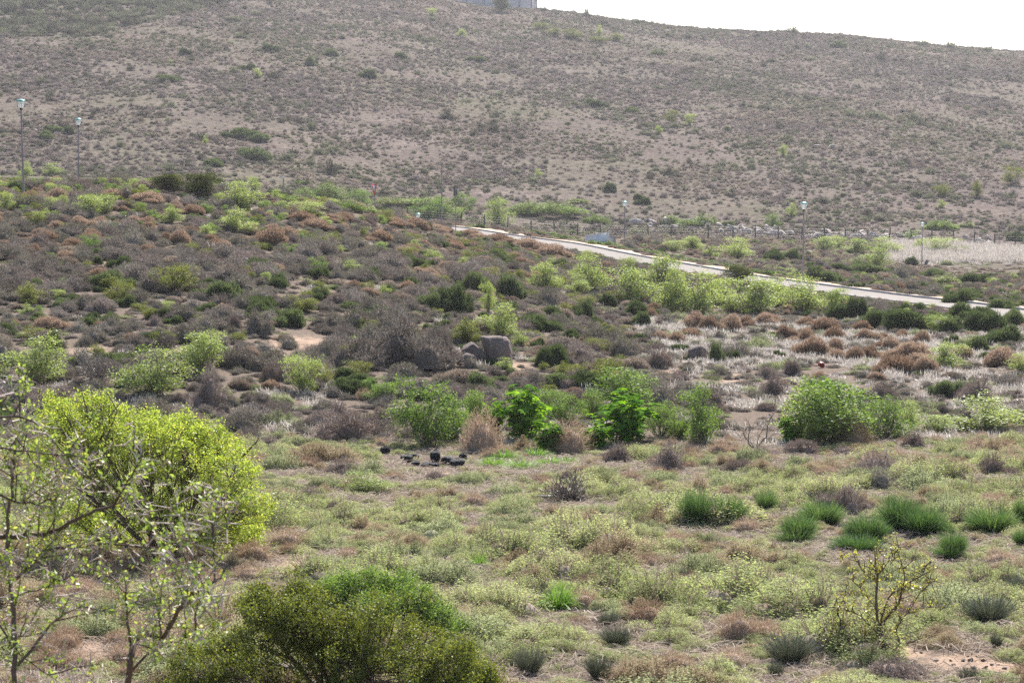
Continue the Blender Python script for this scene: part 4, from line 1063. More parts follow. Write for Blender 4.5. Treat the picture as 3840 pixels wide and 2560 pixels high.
cover('bleached_grass', 'dry_tuft', 3000, 70, 108, 2380, 4000, .4, .8, .5, 'bleached dry grass on the right slope', 308, lambda g, px, sy, d, X: (fbm(X / 4, d / 5, 91) > -.12) & (sy > 1195))
cover('bank_grass', 'dry_tuft', 2600, 240, 284, 3330, 4050, .8, 1.6, .75, 'tall bleached grass on the bank behind the side road', 309, lambda g, px, sy, d, X: (sy < 985))
cover('gully_grass', 'dry_tuft', 900, 55, 68, -100, 4000, .4, .8, .5, 'bleached grass along the gully edge', 310, lambda g, px, sy, d, X: fbm(X / 3, d / 3, 95) > .0)

# ------------------------------------------------------------------ hero bushes
def blob_bush(name, blobs, d0, base_px, mats, nsub, nleaf, ls, label, seed, dspread=.6, sigma=.05, bare=(), cat_='bush', aspect=.55):
    g = np.random.default_rng(seed)
    bp = ground_hit(*base_px) if base_px[1] < CH else None
    if bp is None:
        x = at(base_px[0], base_px[1], d0); bp = np.array([x[0], d0, float(height(x[0], d0))])
    B = []
    for (x, y, r) in blobs:
        p = at(x, y, bp[1] + g.uniform(-1, 1) * dspread); B.append((*p, r / F * bp[1]))
    B = np.array(B)
    k = g.integers(0, len(B), nsub); D = rvec(nsub, g); D[:, 2] = D[:, 2] * .8 + .15
    D = unit(D)
    S = B[k, :3] + D * (B[k, 3] * (g.uniform(.5, 1.02, nsub) + (g.uniform(size=nsub) < .14) * g.uniform(.1, .55, nsub)))[:, None]
    gz = height(S[:, 0], S[:, 1]); S[:, 2] = np.maximum(S[:, 2], gz + .08)
    C = S[g.integers(0, nsub, nleaf)] + g.normal(size=(nleaf, 3)) * sigma * g.uniform(.4, 1.6, (nleaf, 1))
    br = []
    for i in range(len(B)):
        root = bp + np.array([g.normal() * .12, g.normal() * .12, 0])
        P = wander(root, B[i, :3], 7, .07, g); br.append(tube(P, .035, .012, 6))
        sub = np.nonzero(k == i)[0]
        for j in sub[:46]:
            q = P[g.integers(3, 7)]; br.append(tube(wander(q, S[j], 5, .03, g), .010, .003, 4))
    for line in bare:
        P = np.array([at(x, y, bp[1] - .5 + .2 * g.normal() * 0) for x, y in line]); br.append(tube(P, .022, .008, 5))
    for v, q in br: v -= bp
    root = empty(name, bp)
    obj('branches', qmesh('branches', [(*cat(br), mats[0])]), root)
    obj('foliage', qmesh('foliage', [(*leaves(C - bp, g.uniform(.55, 1.25, nleaf) * ls, g, .5, aspect), mats[1])]), root)
    tag(root, label, cat_)
    return root
blob_bush('green_bush', [(250, 1640, 130), (330, 1560, 110), (420, 1590, 110), (520, 1670, 130), (650, 1690, 120), (770, 1680, 110), (860, 1790, 125), (910, 1920, 110), (930, 2010, 80), (720, 1860, 160), (520, 1830, 180), (330, 1800, 160), (190, 1760, 110), (600, 1980, 120), (790, 2000, 100), (420, 1990, 110), (250, 1960, 100), (570, 1600, 75), (700, 1630, 80), (220, 1560, 90), (820, 1690, 90)],
          36.5, (600, 2095), ['bark', 'bright_leaf'], 1000, 78000, .021, 'large bright green leafy bush at left with dark branches inside', 11, .75, .055,
          bare=[[(420, 2050), (380, 1850), (330, 1700), (330, 1560), (300, 1440)], [(330, 1760), (400, 1640), (440, 1540), (400, 1470)], [(380, 1850), (420, 1700), (410, 1560), (460, 1500)], [(900, 1720), (960, 1660), (970, 1640)], [(330, 1700), (270, 1600), (230, 1530)]])
blob_bush('olive_bush', [(760, 2520, 130), (880, 2430, 130), (1000, 2350, 120), (1130, 2330, 130), (1270, 2370, 140), (1420, 2400, 150), (1570, 2440, 140), (1690, 2490, 110), (1790, 2560, 90), (1100, 2520, 190), (1400, 2560, 190), (900, 2580, 150), (1650, 2610, 150), (1250, 2480, 150), (700, 2600, 90), (980, 2260, 60), (1120, 2240, 60)],
          25.2, (1250, 2660), ['bark', 'olive_leaf'], 1050, 120000, .0165, 'dense olive green bush filling the bottom edge left of centre', 12, .8, .05)
blob_bush('fresh_green_bush', [(1290, 2210, 65), (1390, 2195, 65), (1490, 2205, 70), (1570, 2260, 75), (1640, 2320, 65), (1710, 2380, 55), (1240, 2235, 65), (1420, 2280, 80)],
          28.0, (1480, 2440), ['bark', 'mid_leaf'], 420, 30000, .0165, 'fresh green leafy bush standing behind the dense olive bush', 13, .5, .05)

def limb(pts, d0, g, drift=.10):
    P = np.array(pts, float); n = len(P)
    off = np.cumsum(g.normal(size=n) * drift)
    out = np.array([at(x, y, d0 + o) for (x, y), o in zip(P, off)])
    t = np.arange(n); q = np.linspace(0, n - 1, (n - 1) * 4 + 1)
    R = np.stack([np.interp(q, t, out[:, k]) for k in range(3)], 1)
    for _ in range(2): R[1:-1] = (R[:-2] + 2 * R[1:-1] + R[2:]) / 4
    amp = np.linalg.norm(R[-1] - R[0]) / len(R) * .10
    R[1:-1] += g.normal(size=R[1:-1].shape) * amp
    return R
def z2(pts, ox, oy, s=1.8234): return [(ox + x / s, oy + y / s) for x, y in pts]

# ---- thorny shrub close to the camera at the left edge
g = np.random.default_rng(21)
TH = [([(470, 2760), (474, 2600), (490, 2470), (505, 2390), (560, 2374), (615, 2396), (665, 2290), (710, 2225), (790, 2190), (830, 2165), (856, 2108)], .012, .003),
      ([(805, 2185), (806, 2090), (793, 1990), (790, 1900), (795, 1785)], .0035, .0012), ([(728, 2385), (740, 2250), (746, 2110), (745, 1960)], .003, .001),
      ([(852, 2040), (852, 1950), (845, 1860)], .0025, .001), ([(60, 2800), (52, 2560), (55, 2358), (50, 2240), (35, 2170), (25, 2060), (30, 1950), (45, 1820), (50, 1720), (62, 1640)], .009, .004),
      ([(60, 2170), (140, 2095), (175, 2060), (260, 2045), (400, 2040), (560, 2050), (650, 2040), (730, 2055)], .006, .0015),
      ([(-40, 2015), (90, 2010), (200, 1995), (270, 1960), (330, 1920), (430, 1890), (460, 1830), (520, 1745), (536, 1690)], .009, .002), ([(520, 1745), (505, 1700), (490, 1660)], .002, .001),
      ([(55, 2510), (120, 2430), (190, 2340), (240, 2300), (310, 2270)], .006, .002), ([(474, 2540), (560, 2440), (640, 2410), (740, 2380), (770, 2360)], .005, .0015),
      ([(490, 2460), (480, 2340), (470, 2220), (500, 2130), (545, 2050), (600, 1960)], .005, .0015), ([(470, 2220), (430, 2170), (390, 2160)], .003, .001), ([(330, 1920), (360, 1830), (350, 1780), (300, 1740), (270, 1700)], .003, .001),
      ([(-20, 1560), (110, 1560), (190, 1640), (260, 1730), (290, 1790)], .004, .0012), ([(10, 1490), (50, 1590), (70, 1700)], .003, .001), ([(-20, 1680), (120, 1690), (230, 1710), (300, 1700)], .003, .001), ([(60, 1640), (130, 1740), (210, 1800)], .003, .001), ([(200, 1995), (215, 1870), (210, 1760), (205, 1690)], .003, .001),
      ([(-20, 1850), (80, 1890), (190, 1880), (260, 1830)], .004, .001), ([(-20, 1750), (70, 1800), (130, 1850)], .003, .001), ([(50, 2240), (90, 2220), (180, 2200), (280, 2150), (330, 2110)], .004, .0012), ([(40, 2400), (110, 2360), (130, 2290), (200, 2240)], .004, .0012),
      ([(-10, 2330), (60, 2440), (140, 2500), (230, 2560)], .004, .001), ([(665, 2290), (730, 2250), (790, 2240), (840, 2230)], .003, .001), ([(600, 2400), (600, 2300), (570, 2220), (560, 2130), (640, 2080)], .003, .001), ([(-10, 1520), (20, 1490), (60, 1470)], .003, .001), ([(560, 2050), (575, 1960), (540, 1900)], .002, .0008), ([(640, 2040), (655, 1970), (640, 1900)], .002, .0008), ([(730, 2055), (700, 1990), (705, 1960)], .002, .0008)]
d0 = 6.6
tb = at(300, 2900, d0); TBASE = np.array([tb[0], d0, float(height(tb[0], d0))])
br, sp_, lc, ln_ = [], [], [], []
def spur(P, n_sp, n_lf, g, slen=.07):
    for _ in range(n_sp):
        i = g.integers(1, len(P) - 1); T = unit(P[i + 1] - P[i - 1])
        dv = unit(np.cross(T, rvec(1, g)[0]) + T * .15); q = P[i] + (P[i + 1] - P[i]) * g.uniform()
        L = slen * g.uniform(.4, 1.2)
        sp_.append(tube(np.stack([q, q + dv * L * .5, q + dv * L]), .0030, .0006, 4))
        if g.uniform() < .30:
            for _ in range(g.integers(2, 5)): lc.append(q + dv * L * g.uniform(.1, .8) + g.normal(size=3) * .006)
    for _ in range(n_lf):
        i = g.integers(0, len(P) - 1); q = P[i] + (P[i + 1] - P[i]) * g.uniform()
        for _ in range(g.integers(2, 6)): lc.append(q + unit(rvec(1, g)[0]) * g.uniform(.006, .022))
for pts, r0, r1 in TH:
    P = limb(pts, d0, g, .07); br.append(tube(P, r0, r1, 7))
    Ln = np.linalg.norm(np.diff(P, axis=0), axis=1).sum()
    thin = r0 < .0036
    spur(P[2:], int(Ln * (44 if thin else 26)), int(Ln * (16 if thin else 26)), g)
    for _ in range(int(Ln * 14)):
        i = g.integers(2, len(P) - 1); T = unit(P[min(i + 1, len(P) - 1)] - P[i - 1])
        dv = unit(rvec(1, g)[0] + T * .6 + np.array([0, 0, .3])); L = g.uniform(.08, .22)
        P2 = wander(P[i], P[i] + dv * L, 6, L * .035, g); br.append(tube(P2, .0028, .0009, 5)); spur(P2, int(L * 52), int(L * 46), g, .05)
# stems that carry the branches down to the ground
for x in (120, 300, 420):
    p = at(x, 2760, d0); br.append(tube(wander(TBASE + np.array([g.normal() * .05, g.normal() * .05, -.05]), p, 7, .03, g), .022, .012, 7))
for x, y in ((470, 2760), (60, 2800)):
    p = at(x, y, d0); br.append(tube(wander(TBASE + np.array([g.normal() * .04, 0, -.05]), p, 6, .02, g), .02, .012, 7))
lc = np.array(lc)
root = empty('thorn_bush', TBASE)
V, Q = cat(br); obj('branches', smooth(qmesh('branches', [(V - TBASE, Q, 'bark')])), root)
V, Q = cat(sp_); tag(obj('thorns', qmesh('thorns', [(V - TBASE, Q, 'thorn')]), root), kind='stuff')
def oval_leaves(C, size, g):
    n = len(C); N = unit(rvec(n, g) + np.array([0, 0, .5])); A = unit(np.cross(N, rvec(n, g))); B = np.cross(N, A); s = size[:, None]
    m = C + A * s
    pts = [C, C + A * s * .55 + B * s * .42 + N * s * .06, C + A * s * 1.25 + B * s * .36 + N * s * .05, C + A * s * 1.6, C + A * s * 1.25 - B * s * .36 + N * s * .05, C + A * s * .55 - B * s * .42 + N * s * .06]
    V = np.stack(pts, 1).reshape(-1, 3); o = (np.arange(n) * 6)[:, None]
    return V, np.concatenate([np.concatenate([o, o + 1, o + 2, o + 3], 1), np.concatenate([o, o + 3, o + 4, o + 5], 1)])
V, Q = oval_leaves(lc - TBASE, g.uniform(.0065, .012, len(lc)), g)
obj('foliage', qmesh('foliage', [(V, Q, 'thorn_leaf')]), root)
tag(root, 'thorny branches with small round leaves and pale spines at the left edge', 'thorn bush')

# ---- sparse little tree at the lower right
g = np.random.default_rng(31)
Z = lambda p: z2(p, 2560, 1700)
TR = [([(1350, 1415), (1345, 1250), (1335, 1150), (1320, 1050), (1330, 900), (1335, 830), (1312, 760), (1318, 690)], .030, .006), ([(1385, 1415), (1365, 1270), (1350, 1150), (1420, 1100), (1480, 1020), (1500, 930), (1530, 890), (1640, 830), (1740, 780)], .034, .005),
      ([(1500, 930), (1520, 850), (1500, 760), (1470, 680), (1475, 630)], .012, .004), ([(1355, 1150), (1370, 1080), (1420, 960), (1500, 920), (1560, 900)], .016, .006), ([(1330, 1420), (1240, 1350), (1110, 1240), (1080, 1150), (1060, 1050), (1050, 980)], .014, .004),
      ([(1345, 1240), (1240, 1130), (1130, 1060), (1000, 1050)], .012, .004), ([(1390, 1412), (1420, 1350), (1490, 1310), (1590, 1275)], .016, .006), ([(1490, 1305), (1450, 1200), (1540, 1080), (1640, 1045), (1760, 1040)], .011, .004), ([(1330, 880), (1260, 830), (1200, 760), (1190, 700), (1080, 690)], .011, .003),
      ([(1335, 830), (1390, 760), (1440, 700), (1420, 650)], .008, .003), ([(1640, 830), (1660, 760), (1720, 740)], .007, .003), ([(1540, 1080), (1620, 960), (1680, 900), (1700, 850)], .008, .003), ([(1130, 1060), (1090, 980), (1130, 900)], .006, .003), ([(1320, 1050), (1240, 960), (1200, 900), (1150, 860)], .008, .003), ([(1260, 1420), (1255, 1280), (1220, 1180)], .008, .003), ([(1110, 1240), (1000, 1230), (940, 1190)], .007, .003)]
tbp = ground_hit(3306, 2474); d0 = tbp[1]
br, lc = [], []
for pts, r0, r1 in TR:
    P = limb(Z(pts), d0, g, .06); br.append(tube(P, r0 * .85, r1, 6))
    Ln = np.linalg.norm(np.diff(P, axis=0), axis=1).sum()
    for _ in range(int(Ln * 38)):
        i = g.integers(2, len(P)); dv = unit(rvec(1, g)[0] + np.array([0, 0, .35])); L = g.uniform(.06, .24)
        P2 = wander(P[i], P[i] + dv * L, 5, L * .09, g); br.append(tube(P2, .006, .003, 4))
        for _ in range(g.integers(1, 11)): lc.append(P2[g.integers(1, 5)] + g.normal(size=3) * .015)
lc = np.array(lc); lc = lc[(lc[:, 2] > tbp[2] + .25)]
V, Q = cat(br); root = empty('sparse_tree', tbp)
obj('trunk', smooth(qmesh('trunk', [(V - tbp, Q, 'bark')])), root)
obj('crown', qmesh('crown', [(*leaves(lc - tbp, g.uniform(.013, .024, len(lc)), g, .4, .6), 'yellow_leaf')]), root)
tag(root, 'small sparse tree with few yellow leaves at the lower right', 'tree')

# ---- bare branches in the gully with a bird on top
g = np.random.default_rng(41)
Z = lambda p: z2(p, 2800, 1500, 7.84)
bb = ground_hit(2836, 1686); d0 = bb[1]
br = []
for pts, r0, r1 in [([(260, 1440), (60, 1300), (40, 1180), (60, 980), (130, 810), (300, 750), (560, 660)], .014, .006), ([(280, 1440), (400, 1280), (520, 1110), (580, 1100), (600, 950), (615, 800), (630, 660), (690, 560)], .014, .006), ([(580, 1100), (690, 1095), (800, 980), (960, 950)], .008, .004),
                    ([(130, 810), (80, 700), (40, 640)], .008, .003), ([(630, 660), (760, 480), (820, 300), (860, 180)], .007, .003), ([(270, 1440), (330, 1150), (470, 850), (560, 700)], .008, .003), ([(240, 1440), (140, 1250), (-60, 1120), (-120, 900)], .009, .003), ([(40, 1180), (-80, 1000), (-90, 850)], .007, .003)]:
    P = limb(Z(pts), d0, g, .03); br.append(tube(P, r0 * 1.7, r1 * 1.7, 5))
    for _ in range(9):
        i = g.integers(3, len(P)); dv = unit(rvec(1, g)[0] + np.array([0, 0, .5])); L = g.uniform(.1, .35)
        br.append(tube(wander(P[i], P[i] + dv * L, 5, L * .08, g), .004, .0015, 4))
V, Q = cat(br)
o = obj('bare_branch_shrub', smooth(qmesh('bare_branch_shrub', [(V - bb, Q, 'grey_bark')])), None, bb)
tag(o, 'leafless grey branches left of the big leafy gully bush', 'shrub')
MAT['bird_black'] = solid_mat('bird_black', (.015, .016, .02), (.03, .03, .036), 40, .5)
MAT['bird_white'] = solid_mat('bird_white', (.55, .55, .55), (.72, .72, .7), 40, .6)
bt = at(2888, 1570, d0)
spine = np.array([(.085, 0, -.075), (.06, 0, -.045), (.032, 0, -.012), (.012, 0, .022), (-.004, 0, .05), (-.014, 0, .072), (-.02, 0, .092), (-.026, 0, .105), (-.040, 0, .102), (-.056, 0, .097)])
rad = [.004, .009, .016, .029, .031, .024, .020, .017, .007, .001]
rows_ = []
for i, (c, r) in enumerate(zip(spine, rad)):
    T = unit(spine[min(i + 1, 9)] - spine[max(i - 1, 0)]); U = np.array([0, 1., 0]); Wv = np.cross(T, U)
    a = np.linspace(0, 2 * np.pi, 12, endpoint=False)
    rows_.append(c + r * (np.cos(a)[:, None] * U * (1.0 if i > 2 else 1.5) + np.sin(a)[:, None] * Wv))
BV = np.concatenate(rows_); i = np.arange(9)[:, None] * 12 + np.arange(12)[None]; j = np.arange(9)[:, None] * 12 + (np.arange(12)[None] + 1) % 12
BQ = np.stack([i, j, j + 12, i + 12], -1).reshape(-1, 4)
belly = np.array([(BV[q].mean(0)[0] < .012 - .25 * (BV[q].mean(0)[2] - .03)) and .0 < BV[q].mean(0)[2] < .075 for q in BQ])
legs = [tube(np.array([(.008, s, .0), (.004, s, -.02), (-.004, s, -.034)]), .003, .002, 4) for s in (-.01, .01)]
LV, LQ = cat(legs)
bird = obj('bird', smooth(qmesh('bird', [(BV, BQ[~belly], 'bird_black'), (BV, BQ[belly], 'bird_white'), (LV, LQ, 'bird_black')])), None, bt + np.array([0, 0, .03]))
bird.rotation_euler = (0, 0, .35)
tag(bird, 'small black and white bird perched on a bare branch tip', 'bird')

# ------------------------------------------------------------------ boulders and rubble
def rock_mat(name, c1, c2, c3):
    m, nt, out = new_mat(name)
    tc = nt.nodes.new('ShaderNodeTexCoord'); co = tc.outputs['Object']; oi = nt.nodes.new('ShaderNodeObjectInfo')
    c = ramp(nt, [(.3, c1), (.5, c2), (.72, c3)], noise(nt, 2.6, 9, .72, co))
    c = mixc(nt, ramp(nt, [(.56, (0, 0, 0)), (.64, (1, 1, 1))], noise(nt, 5, 7, .75, co)), c, (.10, .095, .09))
    c = mixc(nt, .6, c, ramp(nt, [(0, (.75, .7, .68)), (1, (1.2, 1.15, 1.1))], oi.outputs['Random']), 'MULTIPLY')
    p = nt.nodes.new('ShaderNodeBsdfPrincipled'); nt.links.new(c, p.inputs['Base Color']); p.inputs['Roughness'].default_value = .9; p.inputs['Specular IOR Level'].default_value = .2
    b = nt.nodes.new('ShaderNodeBump'); b.inputs['Strength'].default_value = 1.0; b.inputs['Distance'].default_value = .08
    nt.links.new(noise(nt, 11, 9, .75, co), b.inputs['Height']); nt.links.new(b.outputs[0], p.inputs['Normal'])
    nt.links.new(p.outputs[0], out.inputs[0]); return m
MAT['boulder'] = rock_mat('boulder', (.11, .09, .085), (.20, .165, .155), (.31, .265, .25))
MAT['rubble'] = rock_mat('rubble', (.33, .285, .255), (.47, .42, .385), (.60, .56, .52))
def rock_mesh(name, seed, mat, planes=None, p=9, n=9, u=22, v=14, noise_amp=.05):
    g = np.random.default_rng(seed)
    if planes is None:
        Nn = rvec(n, g); Hh = g.uniform(.36, .62, n)
    else:
        Nn = unit(np.array([q[:3] for q in planes], float)); Hh = np.array([q[3] for q in planes], float)
    th = np.linspace(0, 2 * np.pi, u, endpoint=False); ph = np.linspace(.02, np.pi - .02, v)
    D = np.stack([np.outer(np.sin(ph), np.cos(th)), np.outer(np.sin(ph), np.sin(th)), np.outer(np.cos(ph), np.ones(u))], -1).reshape(-1, 3)
    S = np.clip(D @ Nn.T, 0, None) / Hh
    r = 1 / (np.sum(S ** p, 1) + .9 ** p) ** (1 / p)
    r = r * (1 + noise_amp * fbm(D[:, 0] * 3 + 7 * seed, D[:, 1] * 3 + D[:, 2] * 5, seed))
    V = D * r[:, None]
    i = np.arange(v - 1)[:, None] * u + np.arange(u)[None]; j = np.arange(v - 1)[:, None] * u + (np.arange(u)[None] + 1) % u
    return smooth(qmesh(name, [(V, np.stack([i, j, j + u, i + u], -1).reshape(-1, 4), mat)]))
def put_rock(me, x, y, w, h, depth, rz, label, group=None, name='rock', sink=.12, cat_='rock', tilt=0.0):
    p = ground_hit(x, y)
    d = p[1]; wm, hm = w / F * d, h / F * d
    o = obj(name, me, None, (p[0], p[1] + .3 * depth * wm, p[2] + hm * (.5 - sink))); V = np.array([v.co for v in me.vertices]); ext = V.max(0) - V.min(0)
    o.scale = (wm / ext[0], wm * depth / ext[1], hm * (1 + sink) / ext[2]); o.rotation_euler = (0, tilt, rz)
    return tag(o, label, cat_, group)
big = rock_mesh('boulder', 5, 'boulder', [(0, -1, .12, .46), (0, -.65, .75, .50), (0, 0, 1, .50), (1, -.1, .12, .50), (-1, -.15, -.35, .40), (-.7, -.7, -.2, .45), (0, 1, 0, .5), (.6, -.8, 0, .52), (0, 0, -1, .6), (.7, 0, .7, .58)], 20, u=56, v=36, noise_amp=.07)
put_rock(big, 1866, 1372, 128, 124, .85, 0, 'big squarish grey boulder with stained flat top beside the grey bush', name='boulder', cat_='boulder')
slab = rock_mesh('boulder', 6, 'boulder', [(0, -1, .3, .4), (.75, 0, .66, .36), (-.5, -.2, .8, .48), (1, 0, 0, .55), (-1, 0, 0, .5), (0, 1, 0, .5), (0, 0, -1, .6)], 11, u=32, v=20)
put_rock(slab, 1776, 1362, 100, 84, .8, 0, 'sloping grey rock slab leaning left of the big boulder', name='boulder', cat_='boulder')
put_rock(rock_mesh('boulder', 7, 'boulder', n=11, u=28, v=18), 1737, 1379, 84, 46, .8, .4, 'small rounded pale topped rock left of the big boulder', name='boulder', cat_='boulder')
put_rock(rock_mesh('boulder', 8, 'boulder', n=10), 1995, 1356, 42, 14, .8, 0, 'flat white topped stone right of the big boulder', name='boulder', cat_='boulder')
put_rock(rock_mesh('boulder', 9, 'boulder', [(0, -1, .3, .5), (-.6, -.2, .8, .5), (.85, -.1, .45, .34), (1, 0, 0, .5), (-1, 0, 0, .48), (0, 0, 1, .5), (0, 1, 0, .5)], 9, u=28, v=18), 2628, 1352, 92, 78, .8, 0, 'lone grey boulder standing among brown shrubs on the slope', name='boulder', cat_='boulder')
put_rock(rock_mesh('boulder', 10, 'boulder', n=11), 1226, 1338, 50, 34, .8, 0, 'dark grey stone half hidden left of the big grey bush', name='boulder', cat_='boulder')
rocks = [rock_mesh('rubble_rock', 60 + k, 'rubble', n=8 + k % 3, p=40, u=18, v=12, noise_amp=.02) for k in range(7)]
g = np.random.default_rng(51)
rx = np.sort(np.concatenate([g.uniform(2360, 2460, 9), g.uniform(2460, 3250, 95), g.uniform(3250, 3770, 62)]))
for k, x in enumerate(rx):
    yb = np.interp(x, [2360, 2430, 2700, 2900, 3200, 3450, 3750], [843, 852, 873, 887, 899, 912, 925]) - g.uniform(0, 1) ** 1.3 * 20 + 1
    w = g.uniform(13, 34) if g.uniform() < .8 else g.uniform(34, 52)
    put_rock(rocks[g.integers(0, 7)], x, yb, w, w * g.uniform(.4, .72), .8, g.uniform(-.5, .5), 'pale rubble rock ' + (f'{nth(k)} from left' if k < 84 else f'{nth(len(rx) - 1 - k)} from right') + ' in the stone rubble line behind the fence', 'rubble rocks behind the fence', name='rubble_rock', tilt=g.uniform(-.5, .5))
for k, x in enumerate(sorted(np.minimum(3640 + g.normal(size=34) * 110, 3832))):
    y = 2490 + g.normal() * 26; w = g.uniform(9, 26)
    put_rock(rocks[g.integers(0, 7)], x, min(y, 2550), w, w * .55, .8, g.uniform(0, 3), f'small pale stone on bare sand at the lower right, {nth(k)} from left', 'small stones on the bare sand', name='stone', cat_='stone', sink=.25)
for k, (x, y, w) in enumerate([(2808, 257, 12), (135, 492, 16), (3120, 560, 40), (3060, 556, 30), (1590, 190, 14)]):
    put_rock(rocks[k], x, y, w, w * .5, .8, k, f'pale rock on the far hillside, {ORD[[4, 0, 3, 2, 1][k]]} lone rock by number from left', 'rocks on the far hillside', name='hill_rock')

# ------------------------------------------------------------------ street lamps, signs, fence
MAT['pole'] = solid_mat('pole', (.24, .205, .21), (.33, .29, .295), 3, .6, .0)
MAT['lamp_cap'] = solid_mat('lamp_cap', (.06, .34, .31), (.09, .42, .38), 5, .35)
MAT['lamp_collar'] = solid_mat('lamp_collar', (.02, .03, .03), (.035, .045, .045), 5, .5)
def lamp_glass():
    m, nt, out = new_mat('lamp_glass')
    d = nt.nodes.new('ShaderNodeBsdfDiffuse'); d.inputs[0].default_value = (.85, .87, .88, 1)
    t = nt.nodes.new('ShaderNodeBsdfTranslucent'); t.inputs[0].default_value = (.92, .94, .95, 1)
    x = nt.nodes.new('ShaderNodeMixShader'); x.inputs[0].default_value = .75
    nt.links.new(d.outputs[0], x.inputs[1]); nt.links.new(t.outputs[0], x.inputs[2])
    tr = nt.nodes.new('ShaderNodeBsdfTransparent'); y = nt.nodes.new('ShaderNodeMixShader'); y.inputs[0].default_value = .12
    nt.links.new(x.outputs[0], y.inputs[1]); nt.links.new(tr.outputs[0], y.inputs[2]); nt.links.new(y.outputs[0], out.inputs[0]); return m
MAT['lamp_glass'] = lamp_glass()
M_pole = smooth(qmesh('pole', [(*lathe([(.075, 0), (.062, .03), (.055, .25), (.045, 1.0)], 10), 'pole')]))
M_collar = smooth(qmesh('collar', [(*lathe([(.05, 0), (.09, .03), (.075, .10), (.10, .13)], 12), 'lamp_collar')]))
M_glass = qmesh('lantern_glass', [(*lathe([(.12, .13), (.25, .50)], 14), 'lamp_glass')])
M_cap = smooth(qmesh('lantern_cap', [(*lathe([(.24, .50), (.265, .505), (.25, .54), (.17, .60), (.05, .63), (.001, .64)], 14), 'lamp_cap')]))
M_rib = qmesh('glass_rib', [(*cat([box(.19 * math.cos(a), .19 * math.sin(a), .315, .012, .012, .34) for a in np.arange(4) * math.pi / 2 + .4]), 'lamp_collar')])
def lamp(px, by, ty, d, bx, label):
    X = (bx - CW / 2) / F * d; z0 = float(height(X, d))
    top = at(px, ty, d); base = np.array([X, d, z0])
    H = top[2] - z0
    if H < 1.2: print('lamp too short', px, H)
    o = empty('street_lamp', base - np.array([0, 0, .05]))
    o.rotation_euler = (0, math.atan2(top[0] - X, H), 0)
    po = obj('pole', M_pole, o); po.scale = (1, 1, H - .62)
    la = obj('lantern_glass', M_glass, o, (0, 0, H - .64)); obj('glass_rib', M_rib, la)
    obj('collar', M_collar, o, (0, 0, H - .64)); obj('lantern_cap', M_cap, o, (0, 0, H - .64))
    tag(o, label, 'street lamp', 'street lamps along the road'); print('lamp', px, 'd', d, 'H', round(H, 2), 'base row', project(X, d, z0)[1])
lamp(78, 690, 368, 122, 93, 'tallest street lamp with teal cap, nearest the left edge')
lamp(293, 700, 440, 155, 299, 'second street lamp from the left edge, on the crest')
lamp(1567, 840, 797, 210, 1568, 'street lamp with only its white head showing above the brown crest')
lamp(2343, 897, 752, 200, 2341, 'street lamp standing by the white concrete headwall and the fence')
lamp(3015, 1029, 754, 144, 3010, 'street lamp at the roadside beside a dark green shrub')
lamp(3459, 997, 832, 244, 3456, 'rightmost street lamp with a dark board leaning at its foot')

MAT['sign_red'] = solid_mat('sign_red', (.55, .03, .04), (.62, .05, .06), 4, .45)
MAT['sign_white'] = solid_mat('sign_white', (.78, .78, .80), (.84, .84, .86), 4, .5)
MAT['sign_back'] = solid_mat('sign_back', (.07, .07, .085), (.11, .11, .13), 4, .6)
MAT['timber'] = solid_mat('timber', (.035, .03, .028), (.075, .065, .06), 6, .85)
MAT['wire'] = solid_mat('wire', (.12, .12, .12), (.2, .2, .2), 6, .5, .6)
def tri(c, half, h, y, t):
    z1, z0 = c + h / 3, c - 2 * h / 3
    V = np.array([(-half, y, z1), (half, y, z1), (.03, y, z0), (-.03, y, z0), (-half, y + t, z1), (half, y + t, z1), (.03, y + t, z0), (-.03, y + t, z0)])
    return V, np.array([[0, 3, 2, 1], [4, 5, 6, 7], [0, 1, 5, 4], [1, 2, 6, 5], [2, 3, 7, 6], [3, 0, 4, 7]])
d = 158; X = (1407 - CW / 2) / F * d; z0 = float(height(X, d)); zt = at(1408, 690, d)[2] - z0
sg = empty('yield_sign', (X, d, z0 - .1), math.radians(-60))
obj('post', smooth(qmesh('post', [(*lathe([(.038, 0), (.038, zt + .05)], 8), 'pole')])), sg)
pl = obj('sign_panel', qmesh('sign_panel', [(*tri(zt - .27 + .1, .47, .80, -.07, .02), 'sign_red')]), sg)
obj('white_triangle', qmesh('white_triangle', [(*tri(zt - .25 + .1, .27, .46, -.074, .003), 'sign_white')]), pl)
tag(sg, 'red and white triangular yield sign on a grey post at the crest', 'road sign')
d = 178; X = (1709 - CW / 2) / F * d; z0 = float(height(X, d)); zt = at(1709, 704, d)[2] - z0
sg = empty('road_sign', (X, d, z0 - .1), math.radians(20))
obj('post', smooth(qmesh('post', [(*lathe([(.036, 0), (.036, zt + .06)], 8), 'pole')])), sg)
obj('sign_panel', qmesh('sign_panel', [(*box(0, .05, zt - .25, .34, .02, .68), 'sign_back')]), sg)
tag(sg, 'narrow dark road sign on a thin post, right of the tall bare pole', 'road sign')
d = 176; X = (1657 - CW / 2) / F * d; z0 = float(height(X, d)); zt = at(1657, 606, d)[2] - z0
sg = empty('bare_pole', (X, d, z0 - .1))
obj('pole', smooth(qmesh('pole', [(*lathe([(.06, 0), (.045, zt)], 8), 'pole')])), sg)
obj('cross_bar', qmesh('cross_bar', [(*box(0, 0, zt - .04, .34, .05, .05), 'pole')]), sg)
tag(sg, 'tall thin bare pole with a short crossbar near the road end', 'pole')
d = 150; X = (1065 - CW / 2) / F * d; z0 = float(height(X, d)); zt = max(at(1063, 655, d)[2] - z0, 1.5)
sg = empty('marker_post', (X, d, z0 - .1))
